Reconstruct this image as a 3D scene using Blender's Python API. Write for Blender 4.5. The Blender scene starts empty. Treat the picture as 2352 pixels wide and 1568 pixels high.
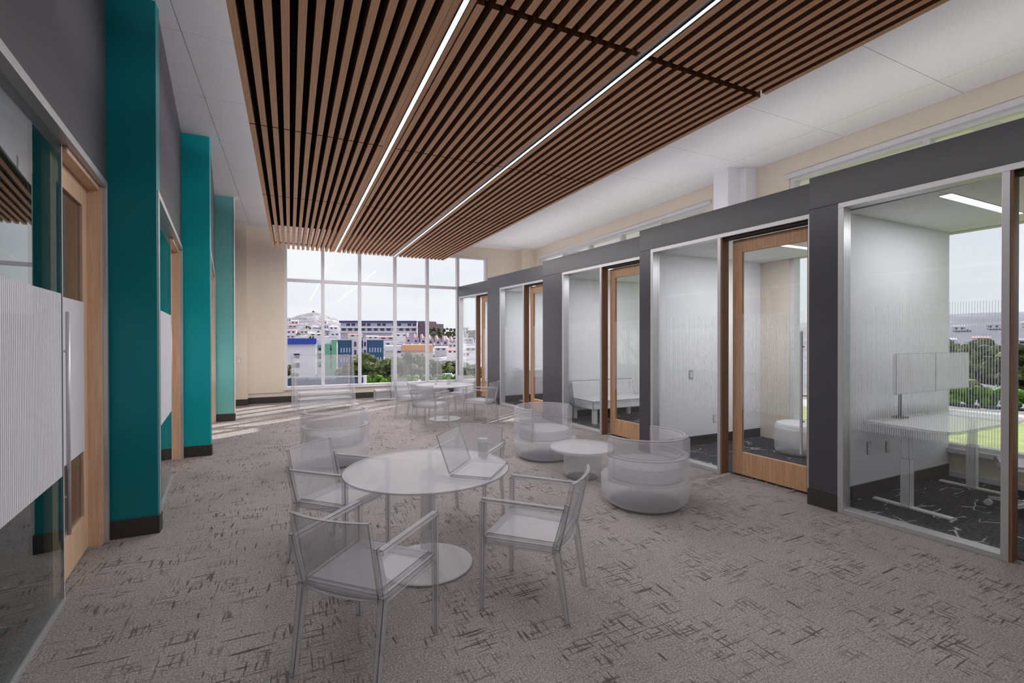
import bpy, math, random
from math import pi, sin, cos, radians, hypot, atan2
from mathutils import Matrix, Vector

sc = bpy.context.scene
col = sc.collection
rnd = random.Random(7)

# ------------------------------------------------------------------ camera, world, sun, lamps, exposure
EYE = 1.70
cam_d = bpy.data.cameras.new('camera')
cam_d.sensor_width = 36.0
cam_d.lens = 36.0 * 1066.27 / 2352.0
cam_d.clip_end = 3000
cam = bpy.data.objects.new('camera', cam_d)
col.objects.link(cam)
_r = Vector((0.90203918, -0.43165192, -0.00139097))
_u = Vector((0.003704, 0.00451801, 0.99998293))
_f = Vector((0.43163827, 0.90202894, -0.00567426))
cam.matrix_world = Matrix(((_r.x, _u.x, -_f.x, 0), (_r.y, _u.y, -_f.y, 0), (_r.z, _u.z, -_f.z, EYE), (0, 0, 0, 1)))
sc.camera = cam

SKY_STRENGTH = 0.99
SUN_STRENGTH = 9.0
STRIP_W = 215.0       # each linear light under the slats
POD_W = 29.0
FILL_UP_W = 7.8

world = bpy.data.worlds.new('sky')
sc.world = world
world.use_nodes = True
wn = world.node_tree.nodes
wl = world.node_tree.links
bg = wn['Background']
tc = wn.new('ShaderNodeTexCoord')
mp = wn.new('ShaderNodeMapping'); mp.inputs['Scale'].default_value = (1, 1, 3.2)
nz = wn.new('ShaderNodeTexNoise'); nz.inputs['Scale'].default_value = 3.2; nz.inputs['Detail'].default_value = 7
nz.inputs['Roughness'].default_value = 0.55
rp = wn.new('ShaderNodeValToRGB')
rp.color_ramp.elements[0].position = 0.36; rp.color_ramp.elements[0].color = (0.86, 0.885, 0.95, 1)
rp.color_ramp.elements[1].position = 0.62; rp.color_ramp.elements[1].color = (0.965, 0.97, 1.0, 1)
wl.new(tc.outputs['Generated'], mp.inputs['Vector']); wl.new(mp.outputs['Vector'], nz.inputs['Vector'])
wl.new(nz.outputs['Fac'], rp.inputs['Fac']); wl.new(rp.outputs['Color'], bg.inputs['Color'])
bg.inputs['Strength'].default_value = SKY_STRENGTH

sd = bpy.data.lights.new('sun', 'SUN'); sd.energy = SUN_STRENGTH; sd.angle = radians(0.6); sd.color = (1.0, 0.95, 0.88)
so = bpy.data.objects.new('sun', sd); col.objects.link(so)
_e = radians(27.0)
_sv = Vector((0.82 * cos(_e), 0.572 * cos(_e), sin(_e)))
so.rotation_euler = _sv.to_track_quat('Z', 'Y').to_euler()
so.location = (20, 20, 20)

def area(name, loc, sx, sy, watt, color=(1, 0.985, 0.985), up=False, tilt=0.0):
    d = bpy.data.lights.new(name, 'AREA'); d.shape = 'RECTANGLE'; d.size = sx; d.size_y = sy
    d.energy = watt; d.color = color
    o = bpy.data.objects.new(name, d); col.objects.link(o); o.location = loc
    if up: o.rotation_euler = (pi, tilt, 0)
    return o

vs = sc.view_settings
vs.view_transform = 'Standard'; vs.look = 'None'; vs.exposure = 0.0; vs.gamma = 1.0
try: vs.use_curve_mapping = False
except Exception: pass
sc.cycles.max_bounces = 10
sc.cycles.diffuse_bounces = 5
sc.cycles.glossy_bounces = 4
sc.cycles.transparent_max_bounces = 28
sc.cycles.caustics_reflective = False
sc.cycles.caustics_refractive = False
sc.cycles.sample_clamp_indirect = 6.0

# ------------------------------------------------------------------ materials
def lin(c):
    c = c / 255.0
    return c / 12.92 if c <= 0.04045 else ((c + 0.055) / 1.055) ** 2.4
def S(r, g, b): return (lin(r), lin(g), lin(b), 1)

def new_mat(name):
    m = bpy.data.materials.new(name); m.use_nodes = True
    nt = m.node_tree
    for n in list(nt.nodes): nt.nodes.remove(n)
    out = nt.nodes.new('ShaderNodeOutputMaterial')
    return m, nt, out

def coords(nt, scale=(1, 1, 1), kind='Object'):
    t = nt.nodes.new('ShaderNodeTexCoord'); mpn = nt.nodes.new('ShaderNodeMapping')
    mpn.inputs['Scale'].default_value = scale
    nt.links.new(t.outputs[kind], mpn.inputs['Vector'])
    return mpn.outputs['Vector']

def noise(nt, vec, scale, detail=3, rough=0.5):
    n = nt.nodes.new('ShaderNodeTexNoise'); n.inputs['Scale'].default_value = scale
    n.inputs['Detail'].default_value = detail; n.inputs['Roughness'].default_value = rough
    nt.links.new(vec, n.inputs['Vector'])
    return n.outputs['Fac']

def ramp(nt, fac, stops, interp='LINEAR'):
    r = nt.nodes.new('ShaderNodeValToRGB'); cr = r.color_ramp; cr.interpolation = interp
    while len(cr.elements) > 1: cr.elements.remove(cr.elements[-1])
    cr.elements[0].position = stops[0][0]; cr.elements[0].color = stops[0][1]
    for p, c in stops[1:]:
        e = cr.elements.new(p); e.color = c
    nt.links.new(fac, r.inputs['Fac'])
    return r.outputs['Color']

def mixc(nt, fac, a, b, mode='MIX'):
    m = nt.nodes.new('ShaderNodeMix'); m.data_type = 'RGBA'; m.blend_type = mode
    for sock, v in ((m.inputs['Factor'], fac), (m.inputs['A'], a), (m.inputs['B'], b)):
        pass
    ins = [s for s in m.inputs if s.enabled]
    def setv(s, v):
        if hasattr(v, 'is_output'): nt.links.new(v, s)
        else: s.default_value = v
    setv(m.inputs[0], fac); setv(m.inputs[6], a); setv(m.inputs[7], b)
    return m.outputs[2]

def mth(nt, op, a, b=None, clamp=False):
    m = nt.nodes.new('ShaderNodeMath'); m.operation = op; m.use_clamp = clamp
    if op == 'MULTIPLY_ADD': m.inputs[2].default_value = 0.04
    for i, v in enumerate((a, b)):
        if v is None: continue
        if hasattr(v, 'is_output'): nt.links.new(v, m.inputs[i])
        else: m.inputs[i].default_value = v
    return m.outputs[0]

def bump(nt, bs, h, strength=0.2, dist=0.01):
    bn = nt.nodes.new('ShaderNodeBump'); bn.inputs['Strength'].default_value = strength; bn.inputs['Distance'].default_value = dist
    nt.links.new(h, bn.inputs['Height']); nt.links.new(bn.outputs['Normal'], bs.inputs['Normal'])

def pbr(name, color, rough=0.6, metal=0.0, var=0.0, vscale=8.0, spec=0.5, bumps=0.0, bscale=200.0):
    m, nt, out = new_mat(name)
    bs = nt.nodes.new('ShaderNodeBsdfPrincipled')
    bs.inputs['Roughness'].default_value = rough; bs.inputs['Metallic'].default_value = metal
    bs.inputs['Specular IOR Level'].default_value = spec
    bs.inputs['Base Color'].default_value = color
    if var > 0:
        f = noise(nt, coords(nt), vscale, 4)
        lo = tuple(c * (1 - var) for c in color[:3]) + (1,); hi = tuple(min(1, c * (1 + var)) for c in color[:3]) + (1,)
        nt.links.new(ramp(nt, f, [(0.3, lo), (0.7, hi)]), bs.inputs['Base Color'])
    if bumps > 0: bump(nt, bs, noise(nt, coords(nt), bscale, 2), bumps, 0.002)
    nt.links.new(bs.outputs[0], out.inputs[0])
    return m

def wood(name, a, b, scale=(60, 60, 2.5), rough=0.45, spec=0.4):
    m, nt, out = new_mat(name)
    bs = nt.nodes.new('ShaderNodeBsdfPrincipled'); bs.inputs['Roughness'].default_value = rough
    bs.inputs['Specular IOR Level'].default_value = spec
    v = coords(nt, scale)
    f1 = noise(nt, v, 1.0, 5, 0.6)
    c = ramp(nt, f1, [(0.3, a), (0.7, b)])
    nt.links.new(c, bs.inputs['Base Color']); bump(nt, bs, f1, 0.08, 0.002)
    nt.links.new(bs.outputs[0], out.inputs[0])
    return m

def emit(name, color, strength):
    m, nt, out = new_mat(name)
    e = nt.nodes.new('ShaderNodeEmission'); e.inputs[0].default_value = color; e.inputs[1].default_value = strength
    nt.links.new(e.outputs[0], out.inputs[0])
    return m

def glass(name, tint, refl=1.0, rough=0.0):
    m, nt, out = new_mat(name)
    tr = nt.nodes.new('ShaderNodeBsdfTransparent'); tr.inputs[0].default_value = tint
    gl = nt.nodes.new('ShaderNodeBsdfGlossy'); gl.inputs['Roughness'].default_value = rough
    gl.inputs['Color'].default_value = (1, 1, 1, 1)
    lw = nt.nodes.new('ShaderNodeLayerWeight'); lw.inputs[0].default_value = 0.5     # thin pane: Schlick reflectance on both faces
    fac = mth(nt, 'MULTIPLY', mth(nt, 'MULTIPLY_ADD', mth(nt, 'POWER', lw.outputs['Facing'], 5.0), 0.96), refl, True)
    mx = nt.nodes.new('ShaderNodeMixShader')
    nt.links.new(fac, mx.inputs[0]); nt.links.new(tr.outputs[0], mx.inputs[1]); nt.links.new(gl.outputs[0], mx.inputs[2])
    nt.links.new(mx.outputs[0], out.inputs[0])
    return m

def sheer(name, color, alpha, rough=0.6):
    """translucent white: part of the light goes straight through"""
    m, nt, out = new_mat(name)
    tr = nt.nodes.new('ShaderNodeBsdfTransparent')
    bs = nt.nodes.new('ShaderNodeBsdfPrincipled'); bs.inputs['Base Color'].default_value = color
    bs.inputs['Roughness'].default_value = rough; bs.inputs['Specular IOR Level'].default_value = 0.2
    mx = nt.nodes.new('ShaderNodeMixShader'); mx.inputs[0].default_value = alpha
    nt.links.new(tr.outputs[0], mx.inputs[1]); nt.links.new(bs.outputs[0], mx.inputs[2])
    nt.links.new(mx.outputs[0], out.inputs[0])
    return m

def film(name, pitch, cover, alpha, color, through=0.65):
    m, nt, out = new_mat(name)
    t = nt.nodes.new('ShaderNodeTexCoord'); sp = nt.nodes.new('ShaderNodeSeparateXYZ')
    nt.links.new(t.outputs['Object'], sp.inputs[0])
    w = mth(nt, 'FRACT', mth(nt, 'DIVIDE', sp.outputs[0], pitch))
    stripe = mth(nt, 'MULTIPLY', mth(nt, 'LESS_THAN', w, cover), alpha)
    tr = nt.nodes.new('ShaderNodeBsdfTransparent')
    df = nt.nodes.new('ShaderNodeBsdfDiffuse'); df.inputs[0].default_value = color
    tl = nt.nodes.new('ShaderNodeBsdfTranslucent'); tl.inputs[0].default_value = color
    m0 = nt.nodes.new('ShaderNodeMixShader'); m0.inputs[0].default_value = through
    nt.links.new(df.outputs[0], m0.inputs[1]); nt.links.new(tl.outputs[0], m0.inputs[2])
    mx = nt.nodes.new('ShaderNodeMixShader')
    nt.links.new(stripe, mx.inputs[0]); nt.links.new(tr.outputs[0], mx.inputs[1]); nt.links.new(m0.outputs[0], mx.inputs[2])
    nt.links.new(mx.outputs[0], out.inputs[0])
    return m

def carpet_mat():
    m, nt, out = new_mat('carpet')
    bs = nt.nodes.new('ShaderNodeBsdfPrincipled'); bs.inputs['Roughness'].default_value = 0.95; bs.inputs['Specular IOR Level'].default_value = 0.1
    v = coords(nt)
    sp = noise(nt, v, 95, 3, 0.75)
    big = noise(nt, v, 1.3, 3)
    base = ramp(nt, sp, [(0.36, S(98, 93, 92)), (0.5, S(144, 138, 137)), (0.64, S(192, 184, 183))])
    base = mixc(nt, 0.35, base, ramp(nt, big, [(0.35, S(126, 120, 119)), (0.65, S(158, 150, 149))]))
    # short woven dashes in both directions
    dx = noise(nt, coords(nt, (4.6, 66, 1)), 1.0, 2, 0.6)
    dy = noise(nt, coords(nt, (58, 5.2, 1)), 1.0, 2, 0.6)
    mx_ = ramp(nt, dx, [(0.575, (0, 0, 0, 1)), (0.61, (1, 1, 1, 1))])
    my_ = ramp(nt, dy, [(0.575, (0, 0, 0, 1)), (0.61, (1, 1, 1, 1))])
    patch = ramp(nt, noise(nt, v, 2.6, 3, 0.6), [(0.44, (0.12, 0.12, 0.12, 1)), (0.58, (1, 1, 1, 1))])
    # long dark strokes
    lx = noise(nt, coords(nt, (1.7, 26, 1)), 1.0, 2, 0.5)
    ly = noise(nt, coords(nt, (26, 4.0, 1)), 1.0, 2, 0.5)
    gl = ramp(nt, lx, [(0.69, (0, 0, 0, 1)), (0.705, (1, 1, 1, 1))])
    gl2 = ramp(nt, ly, [(0.70, (0, 0, 0, 1)), (0.715, (1, 1, 1, 1))])
    c1 = mixc(nt, mth(nt, 'MULTIPLY', mth(nt, 'MULTIPLY', mth(nt, 'MAXIMUM', mx_, my_), 0.82), patch), base, S(72, 67, 67))
    c2 = mixc(nt, mth(nt, 'MULTIPLY', mth(nt, 'MAXIMUM', gl, gl2), 0.8), c1, S(62, 57, 56))
    nt.links.new(c2, bs.inputs['Base Color'])
    bump(nt, bs, sp, 0.5, 0.004)
    nt.links.new(bs.outputs[0], out.inputs[0])
    return m

def dark_carpet_mat():
    m, nt, out = new_mat('dark_carpet')
    bs = nt.nodes.new('ShaderNodeBsdfPrincipled'); bs.inputs['Roughness'].default_value = 0.95; bs.inputs['Specular IOR Level'].default_value = 0.1
    v = coords(nt)
    base = ramp(nt, noise(nt, coords(nt, (14, 60, 1)), 1.0, 4), [(0.3, S(48, 46, 50)), (0.7, S(84, 82, 86))])
    w = nt.nodes.new('ShaderNodeTexVoronoi'); w.feature = 'DISTANCE_TO_EDGE'; w.inputs['Scale'].default_value = 1.0
    vm = nt.nodes.new('ShaderNodeVectorMath'); vm.operation = 'ADD'
    wob = nt.nodes.new('ShaderNodeTexNoise'); wob.inputs['Scale'].default_value = 2.2
    nt.links.new(coords(nt), wob.inputs['Vector'])
    nt.links.new(coords(nt, (2.4, 5.5, 1)), vm.inputs[0]); nt.links.new(wob.outputs['Color'], vm.inputs[1])
    nt.links.new(vm.outputs[0], w.inputs['Vector'])
    line = ramp(nt, w.outputs['Distance'], [(0.012, (1, 1, 1, 1)), (0.03, (0, 0, 0, 1))])
    mask = ramp(nt, noise(nt, v, 3.4, 2), [(0.52, (0, 0, 0, 1)), (0.57, (1, 1, 1, 1))])
    c = mixc(nt, mth(nt, 'MULTIPLY', mth(nt, 'MULTIPLY', line, mask), 0.8), base, S(205, 203, 208))
    nt.links.new(c, bs.inputs['Base Color'])
    nt.links.new(bs.outputs[0], out.inputs[0])
    return m

def foliage_mat(name, dark, mid, light, scale):
    m, nt, out = new_mat(name)
    bs = nt.nodes.new('ShaderNodeBsdfPrincipled'); bs.inputs['Roughness'].default_value = 0.8; bs.inputs['Specular IOR Level'].default_value = 0.2
    f = noise(nt, coords(nt), scale, 5, 0.7)
    nt.links.new(ramp(nt, f, [(0.36, dark), (0.52, mid), (0.66, light)]), bs.inputs['Base Color'])
    bump(nt, bs, f, 1.0, 0.4)
    nt.links.new(bs.outputs[0], out.inputs[0])
    return m

def hill_mat(name, stops, scale):
    m, nt, out = new_mat(name)
    bs = nt.nodes.new('ShaderNodeBsdfPrincipled'); bs.inputs['Roughness'].default_value = 0.95
    f = noise(nt, coords(nt, (1, 1, 3)), scale, 6, 0.65)
    nt.links.new(ramp(nt, f, stops), bs.inputs['Base Color'])
    nt.links.new(bs.outputs[0], out.inputs[0])
    return m

M = {}
M['carpet'] = carpet_mat()
M['dark_carpet'] = dark_carpet_mat()
M['ceiling'] = pbr('ceiling_tile', S(226, 224, 229), 0.9, var=0.03, vscale=60, spec=0.1, bumps=0.25, bscale=350)
M['ceiling_back'] = pbr('ceiling_plenum', S(150, 147, 147), 0.95)
M['cream'] = pbr('cream_paint', S(222, 211, 197), 0.75, var=0.015, vscale=3, spec=0.2)
M['white_wall'] = pbr('white_paint', S(234, 233, 240), 0.7, var=0.01, vscale=3, spec=0.2)
M['teal'] = pbr('teal_paint_shaded', S(0, 124, 134), 0.45, var=0.02, vscale=3, spec=0.35)  # one teal in three tones, light from the window painted into the colour
M['teal_halflit'] = pbr('teal_paint_halflit', S(0, 174, 182), 0.45, var=0.02, vscale=3, spec=0.35)
M['teal_lit'] = pbr('teal_paint_lit', S(116, 192, 188), 0.45, var=0.02, vscale=3, spec=0.35)
M['gray_wall'] = pbr('dark_gray_wall', S(78, 77, 82), 0.6, var=0.06, vscale=40, spec=0.4)
M['portal'] = pbr('charcoal_panel', S(72, 72, 78), 0.28, var=0.07, vscale=150, spec=0.5, bumps=0.15, bscale=260)
M['base'] = pbr('dark_rubber_base', S(64, 60, 60), 0.55, spec=0.3)
M['alu'] = pbr('brushed_aluminium', S(196, 194, 197), 0.38, 0.55, var=0.1, vscale=220)
M['frame_white'] = pbr('white_frame', S(214, 212, 218), 0.45)
M['wood'] = wood('oak_veneer', S(172, 130, 98), S(206, 164, 130))
M['wood_lit'] = wood('lit_oak_veneer', S(204, 168, 140), S(232, 198, 170))  # same oak as the pod doors, light on the left side painted in
M['wood_dark'] = wood('brown_oak_jamb', S(112, 82, 62), S(142, 108, 84))
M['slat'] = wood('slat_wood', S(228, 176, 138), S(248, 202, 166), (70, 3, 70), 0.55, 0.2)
M['slat_shade'] = wood('shaded_slat_side', S(112, 76, 54), S(140, 98, 72), (70, 3, 70), 0.6, 0.2)  # shade between the slats put into a darker wood colour
M['gap_shade'] = pbr('gap_shade_brown', S(40, 31, 26), 0.95, var=0.15, vscale=120, spec=0.1)  # colour of the added sheet that darkens the slat gaps
M['slat_dark'] = pbr('dark_batten', S(44, 30, 22), 0.7)
M['black'] = pbr('black_metal', S(36, 34, 36), 0.5)
M['steel'] = pbr('satin_steel', S(205, 205, 212), 0.35, 0.35)
M['light'] = emit('light_diffuser', (1, 0.99, 0.97, 1), 3.0)
M['glass'] = glass('pod_glass', (0.955, 0.975, 0.98, 1), 1.0)
M['glass_left'] = glass('left_glass', (0.66, 0.74, 0.74, 1), 1.15)
M['window_glass'] = glass('window_glass', (0.985, 0.99, 0.99, 1), 0.15)
M['film'] = film('striped_film', 0.017, 0.30, 0.42, S(240, 240, 246))
M['film_left'] = film('striped_film_dense', 0.024, 0.78, 0.85, S(250, 248, 255), 0.12)
M['ghost'] = sheer('sheer_white', S(214, 213, 220), 0.34)
M['ghost_thin'] = sheer('sheer_thin_white', S(214, 213, 220), 0.20)
M['edge_thin'] = sheer('sheer_thin_edge', S(140, 138, 144), 0.40)
M['ghost_light'] = sheer('sheer_bright_white', S(250, 249, 253), 0.48)
M['ghost_edge'] = sheer('sheer_edge', S(104, 102, 108), 0.62)
M['ghost_dark'] = sheer('sheer_screen', S(205, 205, 212), 0.36)
M['plate'] = pbr('white_plastic', S(228, 224, 222), 0.4)
M['outline'] = pbr('grey_plate_edge', S(112, 110, 114), 0.6)  # grey edging of the switch and outlet cover plates
M['grey_plate'] = pbr('grey_plastic', S(150, 150, 156), 0.45)
M['roof_white'] = pbr('roof_membrane', S(225, 222, 222), 0.8)

# ------------------------------------------------------------------ mesh helpers
class MB:
    def __init__(s): s.v = []; s.f = []; s.sm = []
    def add(s, vs_, fs, smooth=False):
        o = len(s.v); s.v += [tuple(p) for p in vs_]
        for f in fs: s.f.append(tuple(i + o for i in f)); s.sm.append(smooth)
        return s
    def hexa(s, b, t):
        return s.add(list(b) + list(t), [(3, 2, 1, 0), (4, 5, 6, 7), (0, 1, 5, 4), (1, 2, 6, 5), (2, 3, 7, 6), (3, 0, 4, 7)])
    def box(s, x0, y0, z0, x1, y1, z1):
        x0, x1 = min(x0, x1), max(x0, x1); y0, y1 = min(y0, y1), max(y0, y1); z0, z1 = min(z0, z1), max(z0, z1)
        return s.hexa([(x0, y0, z0), (x1, y0, z0), (x1, y1, z0), (x0, y1, z0)], [(x0, y0, z1), (x1, y0, z1), (x1, y1, z1), (x0, y1, z1)])
    def prism(s, poly, z0, z1):
        n = len(poly); a = sum(poly[i][0] * poly[(i + 1) % n][1] - poly[(i + 1) % n][0] * poly[i][1] for i in range(n))
        if a < 0: poly = poly[::-1]
        return s.add([(x, y, z0) for x, y in poly] + [(x, y, z1) for x, y in poly],
                     [tuple(range(n))[::-1], tuple(range(n, 2 * n))] + [(i, (i + 1) % n, n + (i + 1) % n, n + i) for i in range(n)])
    def lathe(s, prof, n=40, c=(0, 0, 0)):
        """prof: (r,z) from bottom to top, closed at both ends with caps"""
        vs_ = []; k = len(prof)
        for r, z in prof:
            for i in range(n):
                a = 2 * pi * i / n; vs_.append((c[0] + r * cos(a), c[1] + r * sin(a), c[2] + z))
        o = len(s.v)
        s.add(vs_, [(j * n + i, j * n + (i + 1) % n, (j + 1) * n + (i + 1) % n, (j + 1) * n + i) for j in range(k - 1) for i in range(n)], True)
        s.f += [tuple(o + i for i in range(n))[::-1], tuple(o + (k - 1) * n + i for i in range(n))]; s.sm += [False, False]
        return s
    def sweep(s, prof, a0, a1, n=28, c=(0, 0)):
        """closed profile (r,z) counter-clockwise swept about z from angle a0 to a1"""
        k = len(prof); vs_ = []
        for i in range(n + 1):
            a = a0 + (a1 - a0) * i / n
            for r, z in prof: vs_.append((c[0] + r * cos(a), c[1] + r * sin(a), z))
        o = len(s.v)
        s.add(vs_, [(i * k + j, (i + 1) * k + j, (i + 1) * k + (j + 1) % k, i * k + (j + 1) % k) for i in range(n) for j in range(k)], True)
        s.f += [tuple(o + j for j in range(k)), tuple(o + n * k + j for j in range(k))[::-1]]; s.sm += [False, False]
        return s
    def tube(s, p, q, r, n=10, r2=None):
        r2 = r if r2 is None else r2
        p = Vector(p); q = Vector(q); d = (q - p).normalized()
        a = d.orthogonal().normalized(); b = d.cross(a)
        vs_ = [p + (a * cos(2 * pi * i / n) + b * sin(2 * pi * i / n)) * r for i in range(n)] + [q + (a * cos(2 * pi * i / n) + b * sin(2 * pi * i / n)) * r2 for i in range(n)]
        o = len(s.v)
        s.add(vs_, [(i, (i + 1) % n, n + (i + 1) % n, n + i) for i in range(n)], True)
        s.f += [tuple(o + i for i in range(n))[::-1], tuple(o + n + i for i in range(n))]; s.sm += [False, False]
        return s
    def bar(s, p, q, w, h, w2=None, h2=None, up=(0, 0, 1)):
        """rectangular bar from p to q; w across, h along 'up'"""
        w2 = w if w2 is None else w2; h2 = h if h2 is None else h2
        p = Vector(p); q = Vector(q); d = (q - p).normalized(); a = d.cross(Vector(up)).normalized(); b = a.cross(d)
        def ring(c, w_, h_): return [c - a * w_ / 2 - b * h_ / 2, c + a * w_ / 2 - b * h_ / 2, c + a * w_ / 2 + b * h_ / 2, c - a * w_ / 2 + b * h_ / 2]
        return s.hexa(ring(p, w, h), ring(q, w2, h2))
    def ball(s, c, r, n=10, m=7, sz=1.0, jit=0.0, sx=1.0):
        vs_ = [(c[0], c[1], c[2] - r * sz)]
        for j in range(1, m):
            t = -pi / 2 + pi * j / m
            for i in range(n):
                k = 1 + (rnd.random() - 0.5) * jit
                vs_.append((c[0] + sx * r * k * cos(t) * cos(2 * pi * i / n), c[1] + sx * r * k * cos(t) * sin(2 * pi * i / n), c[2] + r * k * sz * sin(t)))
        vs_.append((c[0], c[1], c[2] + r * sz)); L = len(vs_) - 1
        fs = [(0, 1 + (i + 1) % n, 1 + i) for i in range(n)]
        for j in range(m - 2):
            for i in range(n): fs.append((1 + j * n + i, 1 + j * n + (i + 1) % n, 1 + (j + 1) * n + (i + 1) % n, 1 + (j + 1) * n + i))
        fs += [(1 + (m - 2) * n + i, 1 + (m - 2) * n + (i + 1) % n, L) for i in range(n)]
        return s.add(vs_, fs, jit == 0.0)
    def build(s, name, mat, parent=None, loc=None, rz=0.0, bevel=0.0, seg=2, edge=None):
        me = bpy.data.meshes.new(name); me.from_pydata(s.v, [], s.f); me.update()
        me.polygons.foreach_set('use_smooth', s.sm)
        me.materials.append(mat)
        o = bpy.data.objects.new(name, me); col.objects.link(o)
        if parent is not None: o.parent = parent
        if loc is not None: o.location = loc
        o.rotation_euler = (0, 0, rz)
        if bevel > 0:
            b = o.modifiers.new('edge', 'BEVEL'); b.width = bevel; b.segments = seg; b.limit_method = 'ANGLE'; b.angle_limit = radians(38)
            if edge is not None:
                me.materials.append(edge); b.material = 1
        return o

def tag(o, label=None, cat=None, group=None, kind=None):
    if label: o['label'] = label
    if cat: o['category'] = cat
    if group: o['group'] = group
    if kind: o['kind'] = kind
    return o
def struct(o, label, cat): return tag(o, label, cat, None, 'structure')
def empty(name, loc, rz=0.0):
    o = bpy.data.objects.new(name, None); col.objects.link(o); o.empty_display_size = 0.1
    o.location = loc; o.rotation_euler = (0, 0, rz)
    return o
def kids(o): return [c for c in col.objects if c.parent is o]
def dup(root, loc, rz=None, label=None, group=None):
    c = root.copy(); col.objects.link(c); c.location = loc
    if rz is not None: c.rotation_euler = (0, 0, rz)
    if label: c['label'] = label
    if group: c['group'] = group
    for ch in list(root.children):
        d = ch.copy(); col.objects.link(d); d.parent = c
        for g in list(ch.children):
            e = g.copy(); col.objects.link(e); e.parent = d
    return c

CEIL = 4.655
YN, YF = -2.6, 13.92        # near and far ends of the room
XR = 7.35                   # right outer wall

# ------------------------------------------------------------------ floor, ceiling, far wall, right wall, back wall
fl = MB().box(-5.2, YN, -0.20, XR + 0.12, YF, 0.0).build('floor', M['carpet'])
struct(fl, 'long corridor floor of mottled taupe carpet with dark woven dashes', 'floor')

ce = MB().box(-5.2, YN, CEIL + 0.022, XR + 0.12, YF, CEIL + 0.25).build('ceiling', M['ceiling_back'])
struct(ce, 'high white ceiling of large square panels above the wooden slats', 'ceiling')
xs = [-2.45, -0.93, 0.60, 2.13, 3.66, 5.20, 6.73, XR]
ys = [YN, -1.305, 0.035, 1.375, 2.715, 4.055, 5.405, 6.740, 8.095, 9.435, 10.775, 12.115, 13.455, YF]
for i in range(len(xs) - 1):
    for j in range(len(ys) - 1):
        MB().box(xs[i] + 0.003, ys[j] + 0.003, CEIL, xs[i + 1] - 0.003, ys[j + 1] - 0.003, CEIL + 0.021).build('ceiling_panel', M['ceiling'], ce)

WX0, WX1, WZ0, WZ1 = -0.12, 5.78, 0.36, 4.32
wf = MB()
wf.box(-5.2, YF, 0, WX0, YF + 0.22, CEIL); wf.box(WX1, YF, 0, XR + 0.12, YF + 0.22, CEIL)
wf.box(WX0, YF, 0, WX1, YF + 0.22, WZ0); wf.box(WX0, YF, WZ1, WX1, YF + 0.22, CEIL)
wfo = wf.build('wall_far', M['cream']); struct(wfo, 'cream end wall around the big gridded window', 'wall')
MB().box(-0.99, YF - 0.025, 0.27, WX0, YF, CEIL).build('wall_panel', M['cream'], wfo, bevel=0.003)
MB().box(-0.99, YF - 0.03, 0.0, 4.9, YF, 0.165).build('baseboard', M['base'], wfo)
pl = MB().box(-1.9, 13.70, 0, -0.99, YF, CEIL).build('wall_pilaster', M['cream'])
struct(pl, 'cream pilaster in the far left corner carrying a light switch', 'pilaster')
MB().box(-1.9, 13.685, 0, -0.975, YF - 0.02, 0.16).build('baseboard', M['base'], pl)
pr_ = MB().box(6.90, 13.60, 0, XR, YF, CEIL).build('wall_pilaster', M['cream'])
struct(pr_, 'cream pilaster in the far right corner above the pods', 'pilaster')

# gridded end window
cx = [WX0, 0.836, 1.823, 2.832, 3.814, 4.794, WX1]
fr = MB().box(WX0, YF + 0.03, WZ0, WX1, YF + 0.17, WZ0 + 0.05).build('window_1', M['frame_white'])
struct(fr, 'tall gridded end window looking onto the hillside town', 'window')
MB().box(WX0, YF + 0.03, WZ1 - 0.06, WX1, YF + 0.17, WZ1).build('head_rail', M['frame_white'], fr)
MB().box(WX0 - 0.02, YF - 0.06, WZ0 - 0.03, WX1, YF + 0.03, WZ0).build('window_sill', M['frame_white'], fr)
for i, x in enumerate(cx):
    w = 0.04
    a, b_ = (x, x + 0.06) if i == 0 else ((x - 0.06, x) if i == 6 else (x - w, x + w))
    MB().box(a, YF + 0.025, WZ0 + 0.05, b_, YF + 0.175, WZ1 - 0.06).build('mullion', M['frame_white'], fr)
for i in range(6):
    MB().box(cx[i] + 0.04, YF + 0.035, 3.265, cx[i + 1] - 0.04, YF + 0.165, 3.345).build('transom', M['frame_white'], fr)
    MB().box(cx[i] + 0.04, YF + 0.095, WZ0 + 0.05, cx[i + 1] - 0.04, YF + 0.105, 3.265).build('pane', M['window_glass'], fr)
    MB().box(cx[i] + 0.04, YF + 0.095, 3.345, cx[i + 1] - 0.04, YF + 0.105, WZ1 - 0.06).build('pane', M['window_glass'], fr)

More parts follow.
